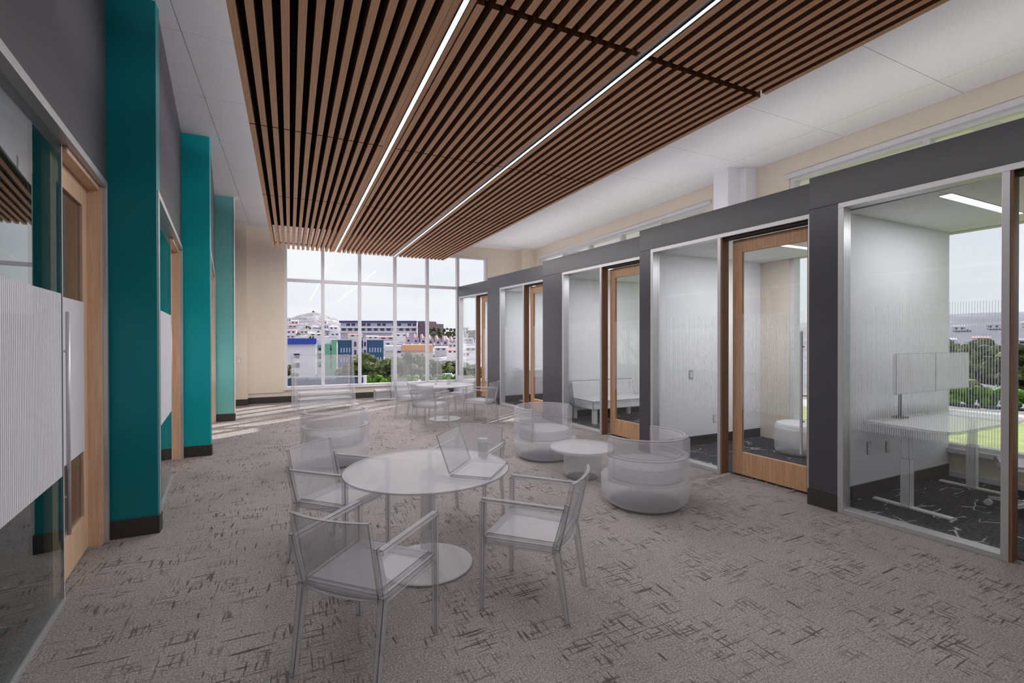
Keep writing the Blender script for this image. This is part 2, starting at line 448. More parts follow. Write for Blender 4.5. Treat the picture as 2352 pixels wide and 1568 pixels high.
# right outer wall with two long windows behind the pods
WA = (YN + 0.3, 4.887); WB = (6.496, 13.25)
wr = MB()
for a, b_ in ((YN, WA[0]), (WA[1], WB[0]), (WB[1], YF)): wr.box(XR, a, 0, XR + 0.22, b_, CEIL)
for a, b_ in (WA, WB): wr.box(XR, a, 0, XR + 0.22, b_, 0.34); wr.box(XR, a, 4.324, XR + 0.22, b_, CEIL)
wro = wr.build('wall_right', M['cream']); struct(wro, 'cream outer wall on the right, seen above and through the pods', 'wall')
for a, b_ in ((YN, WA[1]),): MB().box(XR - 0.02, a, 0, XR, b_, 0.07).build('baseboard', M['frame_white'], wro)
def long_window(name, a, b_, label, n):
    f = MB().box(XR + 0.03, a, 0.34, XR + 0.17, b_, 0.40).build(name, M['frame_white']); struct(f, label, 'window')
    MB().box(XR - 0.05, a, 0.30, XR + 0.03, b_, 0.355).build('window_sill', M['frame_white'], f)
    MB().box(XR + 0.03, a, 4.25, XR + 0.17, b_, 4.324).build('head_rail', M['frame_white'], f)
    MB().box(XR - 0.03, a - 0.06, 4.30, XR, b_ + 0.06, 4.37).build('head_trim', M['frame_white'], f)
    MB().box(XR + 0.03, a, 3.0, XR + 0.17, b_, 3.3).build('spandrel', M['frame_white'], f)
    st = (b_ - a) / n
    for i in range(n + 1):
        y = a + st * i; w0, w1 = (y, y + 0.07) if i == 0 else ((y - 0.07, y) if i == n else (y - 0.035, y + 0.035))
        MB().box(XR + 0.025, w0, 0.40, XR + 0.175, w1, 4.25).build('mullion', M['frame_white'], f)
    for i in range(n):
        for z0, z1 in ((0.40, 3.0), (3.3, 4.25)):
            MB().box(XR + 0.095, a + st * i + 0.035, z0, XR + 0.105, a + st * (i + 1) - 0.035, z1).build('pane', M['window_glass'], f)
long_window('window_2', WA[0], WA[1], 'long right-hand window behind the nearest two pods', 4)
long_window('window_3', WB[0], WB[1], 'long right-hand window behind the three farther pods', 5)
p_ = MB().box(7.085, 5.48, 0, XR, 5.60, CEIL); p_.box(6.812, 5.615, 0, 7.085, 5.92, CEIL)
p_.box(7.085, 5.60, 0, XR, 5.92, CEIL)
po = p_.build('wall_pilaster', M['white_wall'], bevel=0.004); struct(po, 'boxed white pilaster rising behind the second pod roof', 'pilaster')
wb = MB().box(-5.2, YN - 0.2, 0, XR + 0.22, YN, CEIL).build('wall_back', M['cream']); struct(wb, 'plain cream wall closing the corridor behind the viewer', 'wall')

# ------------------------------------------------------------------ left side: saw-tooth bays
WIN = [4]; DOR = [1]
def left_bay(x0, y0, x1, y1, tagw):
    u = Vector((x1 - x0, y1 - y0)); Lb = u.length; rz = atan2(u.y, u.x); loc = (x0, y0, 0)
    w = MB().box(0.035, 0, 3.02, Lb, 0.12, CEIL)
    wo = w.build('wall_left', M['gray_wall'], loc=loc, rz=rz); struct(wo, 'dark grey wall above the glass front, ' + tagw, 'wall')
    gx = Lb - 1.06
    f = MB().box(0.02, -0.012, 2.965, Lb - 0.02, 0.10, 3.02); 
    fo = f.build('window_%d' % WIN[0], M['alu'], loc=loc, rz=rz, bevel=0.002); WIN[0] += 1
    struct(fo, 'frameless glass sidelight with silver header, ' + tagw, 'window')
    MB().box(Lb - 0.075, -0.012, 0, Lb - 0.02, 0.10, 2.965).build('jamb', M['alu'], fo, bevel=0.002)
    MB().box(0.02, -0.012, 0, 0.06, 0.10, 2.965).build('jamb', M['alu'], fo, bevel=0.002)
    MB().box(0.06, 0.04, 0, gx, 0.075, 0.025).build('sill_channel', M['alu'], fo)
    MB().box(0.06, 0.05, 0.025, gx, 0.062, 2.965).build('pane', M['glass_left'], fo)
    MB().box(gx, 0.048, 0.0, gx + 0.012, 0.064, 2.965).build('pane_edge', M['frame_white'], fo)
    MB().box(0.06, 0.0495, 0.82, gx - 0.02, 0.0505, 1.995).build('film', M['film_left'], fo)
    # sliding wooden door
    d0, d1 = Lb - 1.02, Lb - 0.095
    d = MB()
    d.box(d0, 0.11, 0.012, d0 + 0.12, 0.155, 2.92); d.box(d1 - 0.13, 0.11, 0.012, d1, 0.155, 2.92)
    d.box(d0 + 0.12, 0.11, 2.76, d1 - 0.13, 0.155, 2.92); d.box(d0 + 0.12, 0.11, 0.012, d1 - 0.13, 0.155, 0.30)
    do = d.build('door_%d' % DOR[0], M['wood_lit'], loc=loc, rz=rz, bevel=0.003); DOR[0] += 1
    struct(do, 'wooden sliding door with a tall glass lite, ' + tagw, 'door')
    MB().box(d0 + 0.12, 0.127, 0.30, d1 - 0.13, 0.137, 2.76).build('pane', M['glass_left'], do)
    MB().box(d0 + 0.03, 0.107, 0.82, d1 - 0.12, 0.1085, 1.995).build('film', M['film_left'], do)
    MB().box(d1, 0.02, 0, d1 + 0.02, 0.16, 2.965).build('door_jamb', M['wood_lit'], do)
    MB().box(d0, 0.03, 2.925, d1, 0.16, 2.962).build('door_soffit', M['wood_lit'], do)
    h = MB().tube((d0 + 0.19, 0.072, 0.36), (d0 + 0.19, 0.072, 1.89), 0.012).build('handle', M['steel'], do)
    for z in (0.62, 1.62): MB().tube((d0 + 0.19, 0.072, z), (d0 + 0.19, 0.107, z), 0.008).build('standoff', M['steel'], h)

bays = [(-1.06, -1.09, -1.392, 1.985, 'beside the viewer'), (-1.06, 1.985, -1.392, 5.02, 'nearest on the left'),
        (-1.05, 5.03, -1.390, 8.04, 'between the first and second teal fins'), (-1.05, 8.05, -1.385, 11.22, 'between the second and third teal fins'),
        (-1.055, 11.25, -1.35, 13.69, 'hidden behind the third teal fin')]
for bq in bays: left_bay(*bq)
names = ['beside the viewer', 'nearest and darkest', 'in the middle of the row', 'farthest and palest, by the cream wall']
for k, y in enumerate((1.985, 5.02, 8.04, 11.235)):
    c_ = MB().box(-4.6, y, 0, -1.05, y + 0.12, CEIL).build('wall_left', (M['teal'], M['teal'], M['teal_halflit'], M['teal_lit'])[k], bevel=0.003)  # fins lighten towards the window by colour, imitating the light there
    struct(c_, 'tall teal fin wall, ' + names[k], 'wall')
    MB().box(-1.42, y - 0.012, 0, -1.038, y + 0.10, 0.155).build('baseboard', M['base'], c_, bevel=0.002)
t_ = MB().box(-1.05, 11.225, 0, -1.038, 11.36, CEIL).build('trim_1', M['frame_white']); struct(t_, 'slim white corner bead on the farthest teal fin', 'trim')
# rooms behind the left glass
lr = MB().box(-4.75, YN, 0, -4.6, YF, 3.0).build('wall_left', M['gray_wall']); struct(lr, 'grey back wall of the rooms behind the left glass', 'wall')
lf = MB().prism([(-4.6, YN), (-4.6, YF - 0.02)] + [(b[2] - 0.17, b[3]) if q else (b[0] - 0.17, b[1]) for b in bays[::-1] for q in (1, 0)] , 0.0, 0.006).build('floor', M['dark_carpet'])
struct(lf, 'dark streaked carpet in the rooms behind the left glass', 'floor')
lc = MB().box(-4.6, YN, 3.03, -1.55, YF, 3.12).build('ceiling', M['ceiling']); struct(lc, 'low white ceiling in the rooms behind the left glass', 'ceiling')

# ------------------------------------------------------------------ right side: saw-tooth pods
PH, OH = 3.338, 3.015
pods = [ # far corner, near corner, column width, opening length, partition (far face y), words
    (4.808, 2.985, 5.03, -0.05, 0.271, 2.26, 'nearest pod'),
    (4.798, 5.536, 4.965, 2.985, 0.230, 2.26, 'second pod'),
    (4.838, 8.601, 5.070, 5.536, 0.702, 2.26, 'third pod'),
    (4.827, 11.628, 5.095, 8.601, 0.690, 2.26, 'fourth pod'),
    (4.781, YF, 5.035, 11.628, 0.06, 2.16, 'farthest pod')]
PART = [2.845, 5.40, 8.46, 11.49, YF]
for k, (xa, ya, xb, yb, cw, ow, wd) in enumerate(pods):
    u = Vector((xb - xa, yb - ya)); L = u.length; rz = atan2(u.y, u.x); loc = (xa, ya, 0)
    p = MB()
    p.box(0, 0, 0, cw, 0.14, OH); p.box(0, 0, OH, L + 0.02, 0.14, PH)
    if cw + ow < L - 0.02: p.box(cw + ow, 0, 0, L + 0.02, 0.14, OH)
    po = p.build('wall_right', M['portal'], loc=loc, rz=rz, bevel=0.004); struct(po, 'charcoal portal framing the glass front of the ' + wd, 'wall')
    if k < 4:
        MB().box(-0.008, -0.010, 0, cw, 0.13, 0.157).build('baseboard', M['base'], po, bevel=0.003)
        MB().box(-0.004, -0.004, 0.157, cw, 0.12, 0.163).build('base_groove', M['black'], po)
    # aluminium glazing frame
    g1 = cw + 1.13; e1 = cw + ow
    f = MB().box(cw, -0.006, OH - 0.05, e1, 0.13, OH); fo = f.build('window_%d' % WIN[0], M['alu'], loc=loc, rz=rz, bevel=0.002); WIN[0] += 1
    struct(fo, 'silver framed glass sidelight of the ' + wd, 'window')
    MB().box(cw, -0.006, 0, cw + 0.05, 0.13, OH - 0.05).build('jamb', M['alu'], fo, bevel=0.002)
    MB().box(g1, -0.006, 0, g1 + 0.045, 0.13, OH - 0.05).build('mullion', M['alu'], fo, bevel=0.002)
    MB().box(e1 - 0.035, -0.006, 0, e1, 0.13, OH - 0.05).build('jamb', M['alu'], fo, bevel=0.002)
    MB().box(cw + 0.05, -0.004, 0, g1, 0.13, 0.045).build('sill_rail', M['alu'], fo, bevel=0.002)
    MB().box(cw + 0.05, 0.09, 0.045, g1, 0.10, OH - 0.05).build('pane', M['glass'], fo)
    MB().box(cw + 0.055, 0.0875, 0.82, g1 - 0.005, 0.0885, 2.0).build('film', M['film'], fo)
    # sliding door
    d0, d1 = g1 + 0.115, g1 + 0.115 + 1.02
    d1 = min(d1, e1 + 0.10)
    yd = 0.135
    d = MB()
    sw = 0.125; zt, zb = 2.925, 0.018
    d.box(d0, yd, zb, d0 + sw, yd + 0.045, zt); d.box(d1 - sw, yd, zb, d1, yd + 0.045, zt)
    d.box(d0 + sw, yd, 2.765, d1 - sw, yd + 0.045, zt); d.box(d0 + sw, yd, zb, d1 - sw, yd + 0.045, 0.295)
    do = d.build('door_%d' % DOR[0], M['wood'], loc=loc, rz=rz, bevel=0.003); DOR[0] += 1
    struct(do, 'oak sliding door with a tall glass lite, ' + wd, 'door')
    MB().box(d0 + sw, yd + 0.018, 0.295, d1 - sw, yd + 0.026, 2.765).build('pane', M['glass'], do)
    MB().box(d0 + 0.06, yd - 0.003, 0.82, d1 - sw - 0.02, yd - 0.002, 2.0).build('film', M['film'], do)
    MB().box(g1 + 0.045, 0.0, 0, g1 + 0.062, 0.13, OH - 0.05).build('door_jamb', M['wood_dark'], do)
    MB().box(g1 + 0.062, 0.03, zt + 0.008, e1 - 0.035, 0.13, OH - 0.05).build('door_track', M['slat_dark'], do)
    hx = d1 - sw - 0.03
    h = MB().box(hx - 0.012, yd - 0.062, 0.43, hx + 0.012, yd - 0.042, 1.78).build('handle', M['steel'], do, bevel=0.003)
    for z in (0.79, 1.61): MB().tube((hx, yd - 0.045, z), (hx, yd, z), 0.01).build('standoff', M['steel'], h)
    # room: floor, ceiling, roof, partition, light
    yn = PART[k - 1] + 0.14 if k else -0.2
    yf = PART[k]
    poly = [(xa + 0.13 + (xb - xa) * (ya - yf) / (ya - yb), yf), (xa + 0.13 + (xb - xa) * min(1, (ya - yn) / (ya - yb)), yn), (XR, yn), (XR, yf)]
    o = MB().prism(poly, 0.0, 0.006).build('floor', M['dark_carpet']); struct(o, 'charcoal carpet with pale scratch lines in the ' + wd, 'floor')
    o = MB().prism([(x if x == XR else x + 0.02, y) for x, y in poly], 3.015, 3.09).build('ceiling', M['ceiling_back']); struct(o, 'white panelled ceiling of the ' + wd, 'ceiling')
    xc0 = max(poly[0][0], poly[1][0]) + 0.01
    cuts = [xc0, 5.85, 7.05, XR - 0.005]; ny = 4
    for i in range(3):
        for j in range(ny):
            ya_, yb_ = yn + (yf - yn) * j / ny, yn + (yf - yn) * (j + 1) / ny
            MB().box(cuts[i] + 0.003, ya_ + 0.003, 3.0, cuts[i + 1] - 0.003, yb_ - 0.003, 3.014).build('ceiling_panel', M['white_wall'], o)
    rf = MB().prism([(x if x == XR else x + 0.02, y) for x, y in poly], 3.095, 3.30).build('pod_roof', M['roof_white']); struct(rf, 'flat white roof of the ' + wd, 'roof')
    yl = (2.10 if k == 0 else (yn + yf) / 2)
    l0 = empty('ceiling_light', (6.1, yl, 3.0)); tag(l0, 'slim linear light recessed in the ceiling of the ' + wd, 'light', 'pod ceiling lights')
    MB().box(-0.76, -0.05, -0.006, 0.76, 0.05, 0.0).build('frame', M['frame_white'], l0)
    MB().box(-0.75, -0.042, -0.010, 0.75, 0.042, -0.006).build('diffuser', M['light'], l0)
    area('pod_lamp', (6.1, yl, 2.985), 1.5, 0.08, POD_W * (0.52 if k == 0 else 1.0))
    if k < 4:
        yp = PART[k]
        pt = MB().box(poly[0][0] - 0.0, yp, 0, XR, yp + 0.14, 3.0).build('wall_partition', M['white_wall']); struct(pt, 'white partition on the far side of the ' + wd, 'wall')
        MB().box(poly[0][0] + 0.02, yp - 0.012, 0.006, XR - 0.01, yp, 0.152).build('baseboard', M['base'], pt)
        MB().box(poly[0][0] + 0.20, yp + 0.14, 0.006, XR - 0.01, yp + 0.152, 0.152).build('baseboard', M['base'], pt)
pt = MB().box(5.16, -0.34, 0, XR, -0.2, 3.3).build('wall_partition', M['white_wall']); struct(pt, 'white partition closing the nearest pod behind the viewer', 'wall')
# made-up uplights, hidden on the pod roofs, added to brighten the high ceiling
for k, (y0, y1) in enumerate(((-0.1, 2.9), (3.0, 5.45), (5.6, 8.5), (8.65, 13.3))):
    l0 = empty('fill_uplight', (6.0, (y0 + y1) / 2, 3.30)); tag(l0, 'added fill uplight trough, out of sight on pod roof %s' % ('one', 'two', 'three', 'four')[k], 'light', 'added fill lights on the pod roofs')
    hl = (y1 - y0) / 2
    MB().box(-0.10, -hl, 0, -0.08, hl, 0.08).box(0.08, -hl, 0, 0.10, hl, 0.08).box(-0.08, -hl, 0, 0.08, hl, 0.02).build('housing', M['frame_white'], l0)
    MB().box(-0.075, -hl + 0.01, 0.02, 0.075, hl - 0.01, 0.03).build('diffuser', M['light'], l0)
    area('fill_uplight_lamp', (6.0, (y0 + y1) / 2, 3.345), 0.15, y1 - y0 - 0.05, FILL_UP_W * (y1 - y0) / 2.0, up=True, tilt=radians(38))

# ------------------------------------------------------------------ wooden slat rafts and linear lights
ZS = 3.90; SH = 0.13; SWD = 0.054; PIT = 0.1067
rows = [(-0.6, 2.802), (2.858, 5.420), (5.440, 8.000), (8.020, 10.595), (10.613, 12.585)]
rown = ['nearest row overhead', 'second row', 'third row', 'fourth row', 'last row before the end window']
colsx = [(-0.367, 'left of the first light'), (1.118, 'between the two lights'), (2.553, 'right of the second light')]
slat_mesh = {}
for ri, (y0, y1) in enumerate(rows):
    ln = y1 - y0
    for ci, (x0, cw_) in enumerate(colsx):
        r0 = empty('slat_raft', (x0, y0, ZS))
        tag(r0, 'raft of brown slats %s, %s' % (cw_, rown[ri]), 'slat ceiling', 'wooden slat ceiling rafts')
        for i in range(13):
            if ri not in slat_mesh:
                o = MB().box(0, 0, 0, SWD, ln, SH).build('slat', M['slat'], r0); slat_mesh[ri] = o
                o.data.materials.append(M['slat_shade'])          # oak face below; shade of the gaps painted on sides and ends
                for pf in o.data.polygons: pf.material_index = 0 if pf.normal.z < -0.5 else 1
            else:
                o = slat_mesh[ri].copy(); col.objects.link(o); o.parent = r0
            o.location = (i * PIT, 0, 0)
        W = 12 * PIT + SWD
        for yy in (0.03, ln - 0.03):
            MB().box(0, yy - 0.008, SH, W, yy + 0.008, SH + 0.016).build('batten', M['slat_dark'], r0)
        if ri < 4: MB().box(-0.002, 0, SH + 0.0, W + 0.002, ln + (0.055 if ri == 0 else (0.019 if ri < 3 else 0.0)), SH + 0.008).build('gap_shade_sheet', M['gap_shade'], r0)  # added dark sheet: keeps the slat gaps dark and blocks the upward lamps
        for xx in (0.25, W - 0.25):
            for yy in (0.03, ln - 0.03):
                MB().tube((xx, yy, SH + 0.016), (xx, yy, CEIL - ZS), 0.004, 6).build('hanger', M['black'], r0)
for k, (x0, x1, px0, px1) in enumerate(((1.028, 1.064, 0.975, 1.112), (2.508, 2.540, 2.458, 2.549))):
    y0, y1 = -0.6, 12.57
    l0 = empty('linear_light', ((x0 + x1) / 2, y0, ZS)); tag(l0, ('first slim white light line, nearer the teal fins' , 'second slim white light line, nearer the pods')[k], 'light', 'light lines between the slat rafts')
    hw = (x1 - x0) / 2
    mid = (x0 + x1) / 2; xl, xr_ = px0 - mid, px1 - mid
    MB().box(xl, 0, 0.012, -hw, y1 - y0, 0.12).box(hw, 0, 0.012, xr_, y1 - y0, 0.12).box(-hw, 0, 0.03, hw, y1 - y0, 0.12).build('housing', (M['slat'], M['alu'])[k], l0)
    MB().box(-hw - 0.006, 0, 0.0, -hw, y1 - y0, 0.012).box(hw, 0, 0.0, hw + 0.006, y1 - y0, 0.012).build('trim_lip', M['black'], l0)
    for a, b_ in ((0, 3.43), (3.433, 6.03), (6.033, 8.6), (8.603, 11.19), (11.193, y1 - y0)):
        MB().box(-hw, a, 0.004, hw, b_, 0.02).build('diffuser', M['light'], l0)
    for yy in (0.4, 3.2, 6.2, 9.0, 12.5): MB().tube((0, yy, 0.12), (0, yy, CEIL - ZS), 0.004, 6).build('hanger', M['black'], l0)
    for a, b_, q in ((y0, 2.82, .45), (2.84, 5.42, .55), (5.44, 8.0, .8), (8.02, 10.6, 1.1), (10.61, y1, 1.2)):   # dimmed towards the near end
        area('strip_lamp', ((x0 + x1) / 2, (a + b_) / 2, ZS - 0.006), x1 - x0, b_ - a, STRIP_W * q * (b_ - a) / 13.2)
        area('strip_fill_lamp', ((x0 + x1) / 2, (a + b_) / 2, ZS + 0.125), x1 - x0, b_ - a, STRIP_W * 1.15 * (b_ - a) / 13.2, up=True)  # upward fill added to brighten the ceiling

# ------------------------------------------------------------------ sheer white furniture
G, GE = M['ghost'], M['ghost_edge']
BV = 0.0035
def curved_panel(w, z0, y0, z1, y1, th, bow, n=8, taper=1.0):
    m = MB(); vs_ = []
    for i in range(n + 1):
        t = i / n * 2 - 1
        c_ = -bow * (1 - t * t)
        for (z, y, ww) in ((z0, y0, w), (z1, y1, w * taper)):
            vs_.append((t * ww / 2, y + c_, z)); vs_.append((t * ww / 2, y + c_ - th, z))
    fs = []
    for i in range(n):
        a = i * 4; b_ = a + 4
        fs += [(a, a + 2, b_ + 2, b_), (a + 1, b_ + 1, b_ + 3, a + 3), (a + 2, a + 3, b_ + 3, b_ + 2), (a, b_, b_ + 1, a + 1)]
    e = n * 4
    fs += [(0, 1, 3, 2), (e, e + 2, e + 3, e + 1)]
    return m.add(vs_, [f[::-1] for f in fs])

def make_chair(label, loc, rz):
    t = empty('armchair', loc, rz); tag(t, label, 'chair')
    fw_, rw = 0.265, 0.240
    s = MB().hexa([(-fw_ + .03, .245, .425), (-rw + .03, -.205, .425), (rw - .03, -.205, .425), (fw_ - .03, .245, .425)][::-1],
                  [(-fw_ + .03, .245, .478), (-rw + .03, -.205, .470), (rw - .03, -.205, .470), (fw_ - .03, .245, .478)][::-1])
    s.build('seat', G, t, bevel=BV, edge=GE)
    curved_panel(0.455, 0.43, -0.205, 0.842, -0.295, 0.028, 0.035, taper=1.03).build('backrest', G, t, bevel=BV, edge=GE)
    for sx in (-1, 1):
        MB().bar((sx * fw_, .26, 0), (sx * fw_, .255, .684), .028, .028, .036, .036, up=(0, 1, 0)).build('leg', G, t, bevel=BV, edge=GE)
        MB().bar((sx * rw * 1.02, -.285, 0), (sx * (rw + .005), -.215, .45), .026, .03, .034, .05, up=(0, 1, 0)).build('leg', G, t, bevel=BV, edge=GE)
        MB().bar((sx * (rw + .005), -.215, .45), (sx * (rw + .012), -.285, .72), .03, .045, .022, .03, up=(0, 1, 0)).build('back_post', G, t, bevel=BV, edge=GE)
        MB().bar((sx * (fw_ + .0), .262, .694), (sx * (rw + .02), -.27, .690), .040, .026).build('armrest', G, t, bevel=BV, edge=GE)
        MB().bar((sx * fw_, .24, .443), (sx * rw, -.21, .436), .022, .05).build('seat_rail', G, t, bevel=BV, edge=GE)
    MB().bar((-fw_ + .02, .25, .443), (fw_ - .02, .25, .443), .022, .05).build('seat_rail', G, t, bevel=BV, edge=GE)
    MB().bar((-rw + .02, -.215, .436), (rw - .02, -.215, .436), .022, .05).build('seat_rail', G, t, bevel=BV, edge=GE)
    return t
def make_table(label, loc):
    t = empty('cafe_table', loc); tag(t, label, 'table')
    MB().lathe([(.590, .714), (.612, .722), (.616, .730), (.612, .735)], 72).build('tabletop', G, t, bevel=0.003, seg=1, edge=GE)
    MB().lathe([(.055, .018), (.055, .714)], 24).build('pedestal', G, t)
    MB().lathe([(.338, 0.0), (.338, .010), (.325, .018)], 56).build('base_disc', M['ghost_light'], t, bevel=0.003, seg=1, edge=GE)
    return t

TX, TY = 0.935, 3.43
chairs = [(0.385, 2.615, radians(-45), 'front left', 'with its back to the viewer'),
          (1.455, 2.700, radians(44), 'front right', 'seen from the side'),
          (0.365, 3.94, radians(-135), 'back left', 'facing the viewer across the table'),
          (1.50, 4.08, radians(136), 'back right', 'behind the cup and laptop')]
c0 = None
lab1 = ['sheer white armchair with its back to us at the nearer round table', 'sheer white armchair seen side-on right of the nearer round table',
        'sheer white armchair facing us at left of the nearer round table', 'sheer white armchair behind the cup at the nearer round table']
lab2 = ['sheer white armchair with its back to us at the farther round table', 'sheer white armchair in front of the charcoal portal at the farther round table',
        'sheer white armchair at left beyond the farther round table', 'sheer white armchair at right beyond the farther round table']
for i, (x, y, rz, a, b_) in enumerate(chairs):
    if c0 is None: c0 = make_chair(lab1[i], (x, y, 0), rz); c0['group'] = 'sheer armchairs'
    else: dup(c0, (x, y, 0), rz, lab1[i])
t0 = make_table('sheer white round pedestal table carrying a laptop and cup', (TX, TY, 0)); t0['group'] = 'sheer round tables'
DX, DY = 2.03, 6.06
for i, (x, y, rz, a, b_) in enumerate(chairs): dup(c0, (x + DX, y + DY, 0), rz, lab2[i])
dup(t0, (TX + DX, TY + DY, 0), None, 'sheer white round pedestal table near the end window, set with glasses')

# laptop
lp = empty('laptop', (1.253, 3.18, .735), radians(49.4) ); tag(lp, 'sheer white open laptop on the nearer round table', 'laptop')
MB().box(-.215, -.30, 0.001, .215, 0.0, .018).build('keyboard_base', M['ghost_dark'], lp, bevel=0.004, edge=GE)
MB().hexa([(-.215, 0.0, .020), (.215, 0.0, .020), (.215, .010, .020), (-.215, .010, .020)], [(-.215, .10, .285), (.215, .10, .285), (.215, .11, .283), (-.215, .11, .283)]).build('screen', M['ghost_dark'], lp, bevel=0.004, edge=GE)
lp.location = (1.147, 3.275, .735)
cup = empty('tumbler', (1.43, 3.54, .735)); tag(cup, 'sheer lidded tumbler beside the open laptop', 'cup')
MB().lathe([(.040, .0005), (.047, .115)], 28).build('body', M['ghost_dark'], cup, bevel=.002, seg=1, edge=GE)
MB().lathe([(.051, .115), (.051, .132), (.045, .148)], 28).build('lid', G, cup, bevel=.002, seg=1, edge=GE)
for i, (x, y, h) in enumerate(((2.78, 9.55, .17), (3.02, 9.45, .12), (3.10, 9.62, .15))):
    c_ = empty('drinking_glass', (x, y, .735)); tag(c_, ('tall', 'short', 'medium')[i] + ' sheer glass standing on the farther round table', 'glass', 'glasses on the farther table')
    MB().lathe([(.028, .0005), (.036, h)], 18).build('bowl', M['ghost_dark'], c_, bevel=.002, seg=1, edge=GE)
    MB().lathe([(.037, h), (.037, h + .006)], 18).build('rim', GE, c_)

# tub chairs; +y is the open front
def make_tub(label, loc, rz):
    t = empty('tub_chair', loc, rz); tag(t, label, 'armchair', 'sheer tub chairs')
    MB().lathe([(.36, 0.0), (.36, .03)], 48).build('plinth', G, t)
    MB().lathe([(.375, .03), (.405, .045), (.428, .075), (.440, .12), (.443, .284)], 56).build('base', G, t)
    MB().lathe([(.345, .285), (.360, .295), (.366, .32), (.366, .39), (.355, .415), (.32, .425)], 48).build('seat_cushion', G, t, bevel=.002, seg=1, edge=GE)
    a0, a1 = radians(158), radians(382)
    MB().sweep([(.372, .285), (.445, .285), (.445, .525), (.372, .525)], a0, a1, 40).build('back_shell', G, t, bevel=BV, edge=GE)
    MB().sweep([(.375, .528), (.445, .528), (.447, .68), (.436, .72), (.41, .732), (.384, .72), (.375, .68)], a0, a1, 40).build('backrest', G, t, bevel=BV, edge=GE)
    return t
tb = make_tub('sheer white tub chair nearest the charcoal pods, back to us', (3.32, 3.755, 0), radians(18))
dup(tb, (3.327, 5.858, 0), radians(196), 'sheer white tub chair facing us beyond the low drum table')
dup(tb, (0.564, 6.825, 0), radians(0), 'sheer white tub chair with its back to us, near the settees')
d_ = empty('drum_table', (3.26, 4.80, 0)); tag(d_, 'low sheer white drum table between two tub chairs', 'table')
MB().lathe([(.19, 0.0), (.225, .03), (.230, .06), (.230, .335)], 44).build('drum', G, d_)
MB().lathe([(.385, .337), (.402, .352), (.402, .365), (.396, .372)], 60).build('tabletop', G, d_, bevel=.002, seg=1, edge=GE)

# settees; +y is the front
def make_settee(label, loc, rz):
    t = empty('settee', loc, rz); tag(t, label, 'sofa', 'sheer high-backed settees')
    MB().box(-.60, -.30, .10, .60, .40, .30).build('base', M['ghost_thin'], t, bevel=.012, edge=M['edge_thin'])
    MB().box(-.595, -.28, .302, .595, .41, .46).build('seat_cushion', M['ghost_thin'], t, bevel=.02, edge=M['edge_thin'])
    curved_panel(1.36, .06, -.31, 1.31, -.37, .06, .02, 10).build('backrest', M['ghost_thin'], t, bevel=.008, edge=M['edge_thin'])
    for s_ in (-1, 1):
        MB().hexa([(s_ * .62, -.33, .06), (s_ * .68, -.33, .06), (s_ * .68, .30, .06), (s_ * .62, .30, .06)], [(s_ * .62, -.36, 1.30), (s_ * .68, -.36, 1.30), (s_ * .68, .02, 1.30), (s_ * .62, .02, 1.30)]).build('side_wing', M['ghost_thin'], t, bevel=.008, edge=M['edge_thin'])
        for yy in (-.27, .34): MB().bar((s_ * .54, yy, 0), (s_ * .54, yy, .10), .04, .04, up=(0, 1, 0)).build('leg', M['ghost_thin'], t)
    return t
st = make_settee('sheer high-backed settee by the left part of the end window', (0.74, 12.0, 0), radians(186))
dup(st, (3.24, 12.95, 0), radians(176), 'sheer high-backed settee by the middle of the end window')
o_ = empty('ottoman', (2.30, 13.15, 0)); tag(o_, 'small sheer box ottoman beside the middle settee', 'ottoman')
MB().box(-.2, -.2, .03, .2, .2, .26).build('body', G, o_, bevel=.01, edge=GE)
MB().box(-.2, -.2, .262, .2, .2, .30).build('cushion', G, o_, bevel=.012, edge=GE)
MB().box(-.17, -.17, 0, .17, .17, .03).build('plinth', G, o_)

GL = M['ghost_light']
# ------------------------------------------------------------------ pod contents
dk = empty('standing_desk', (0, 0, 0)); tag(dk, 'sheer white height-adjustable desk in the nearest pod', 'desk')
MB().prism([(5.40, 2.79), (5.37, 2.20), (5.42, 2.10), (5.52, 2.06), (7.05, 2.06), (7.12, 2.10), (7.15, 2.20), (7.15, 2.79)], .815, .842).build('desktop', GL, dk, bevel=BV, edge=GE)
for x in (5.57, 6.95):
    MB().box(x - .045, 2.44, .02, x + .045, 2.52, .50).build('leg', GL, dk, bevel=BV, edge=GE)
    MB().box(x - .038, 2.447, .50, x + .038, 2.513, .80).build('leg_sleeve', GL, dk, bevel=BV, edge=GE)
    MB().box(x - .035, 2.12, .006, x + .035, 2.77, .026).build('foot', M['plate'], dk, bevel=.004)
    MB().box(x - .03, 2.15, .795, x + .03, 2.75, .813).build('bracket', GL, dk, bevel=BV, edge=GE)
for i, x in enumerate((5.60, 6.40)):
    m_ = empty('monitor', (x + .385, 2.62, 1.12)); tag(m_, ('left', 'right')[i] + ' sheer monitor of the pair above the desk in the nearest pod', 'monitor', 'monitors on the pod desk')
    MB().box(-.38, -.03, 0, .38, .0, .42).build('housing', GL, m_, bevel=.004, edge=GE)
    MB().box(-.36, -.034, .02, .36, -.031, .40).build('screen', GL, m_)
    MB().box(-.05, .0, .16, .05, .035, .26).build('mount', GL, m_)
ma = empty('monitor_stand', (5.92, 2.70, .842)); tag(ma, 'sheer clamp-on monitor stand on the desk in the nearest pod', 'monitor stand')
MB().box(-.06, -.05, 0, .06, .05, .02).build('base', GE, ma)
MB().tube((0, 0, .02), (0, 0, .45), .016).build('pole', GE, ma)
MB().bar((-.02, 0, .45), (.12, -.03, .47), .03, .03).build('arm', GE, ma)
MB().bar((.12, -.01, .47), (.86, -.03, .47), .03, .03).build('arm', GE, ma)

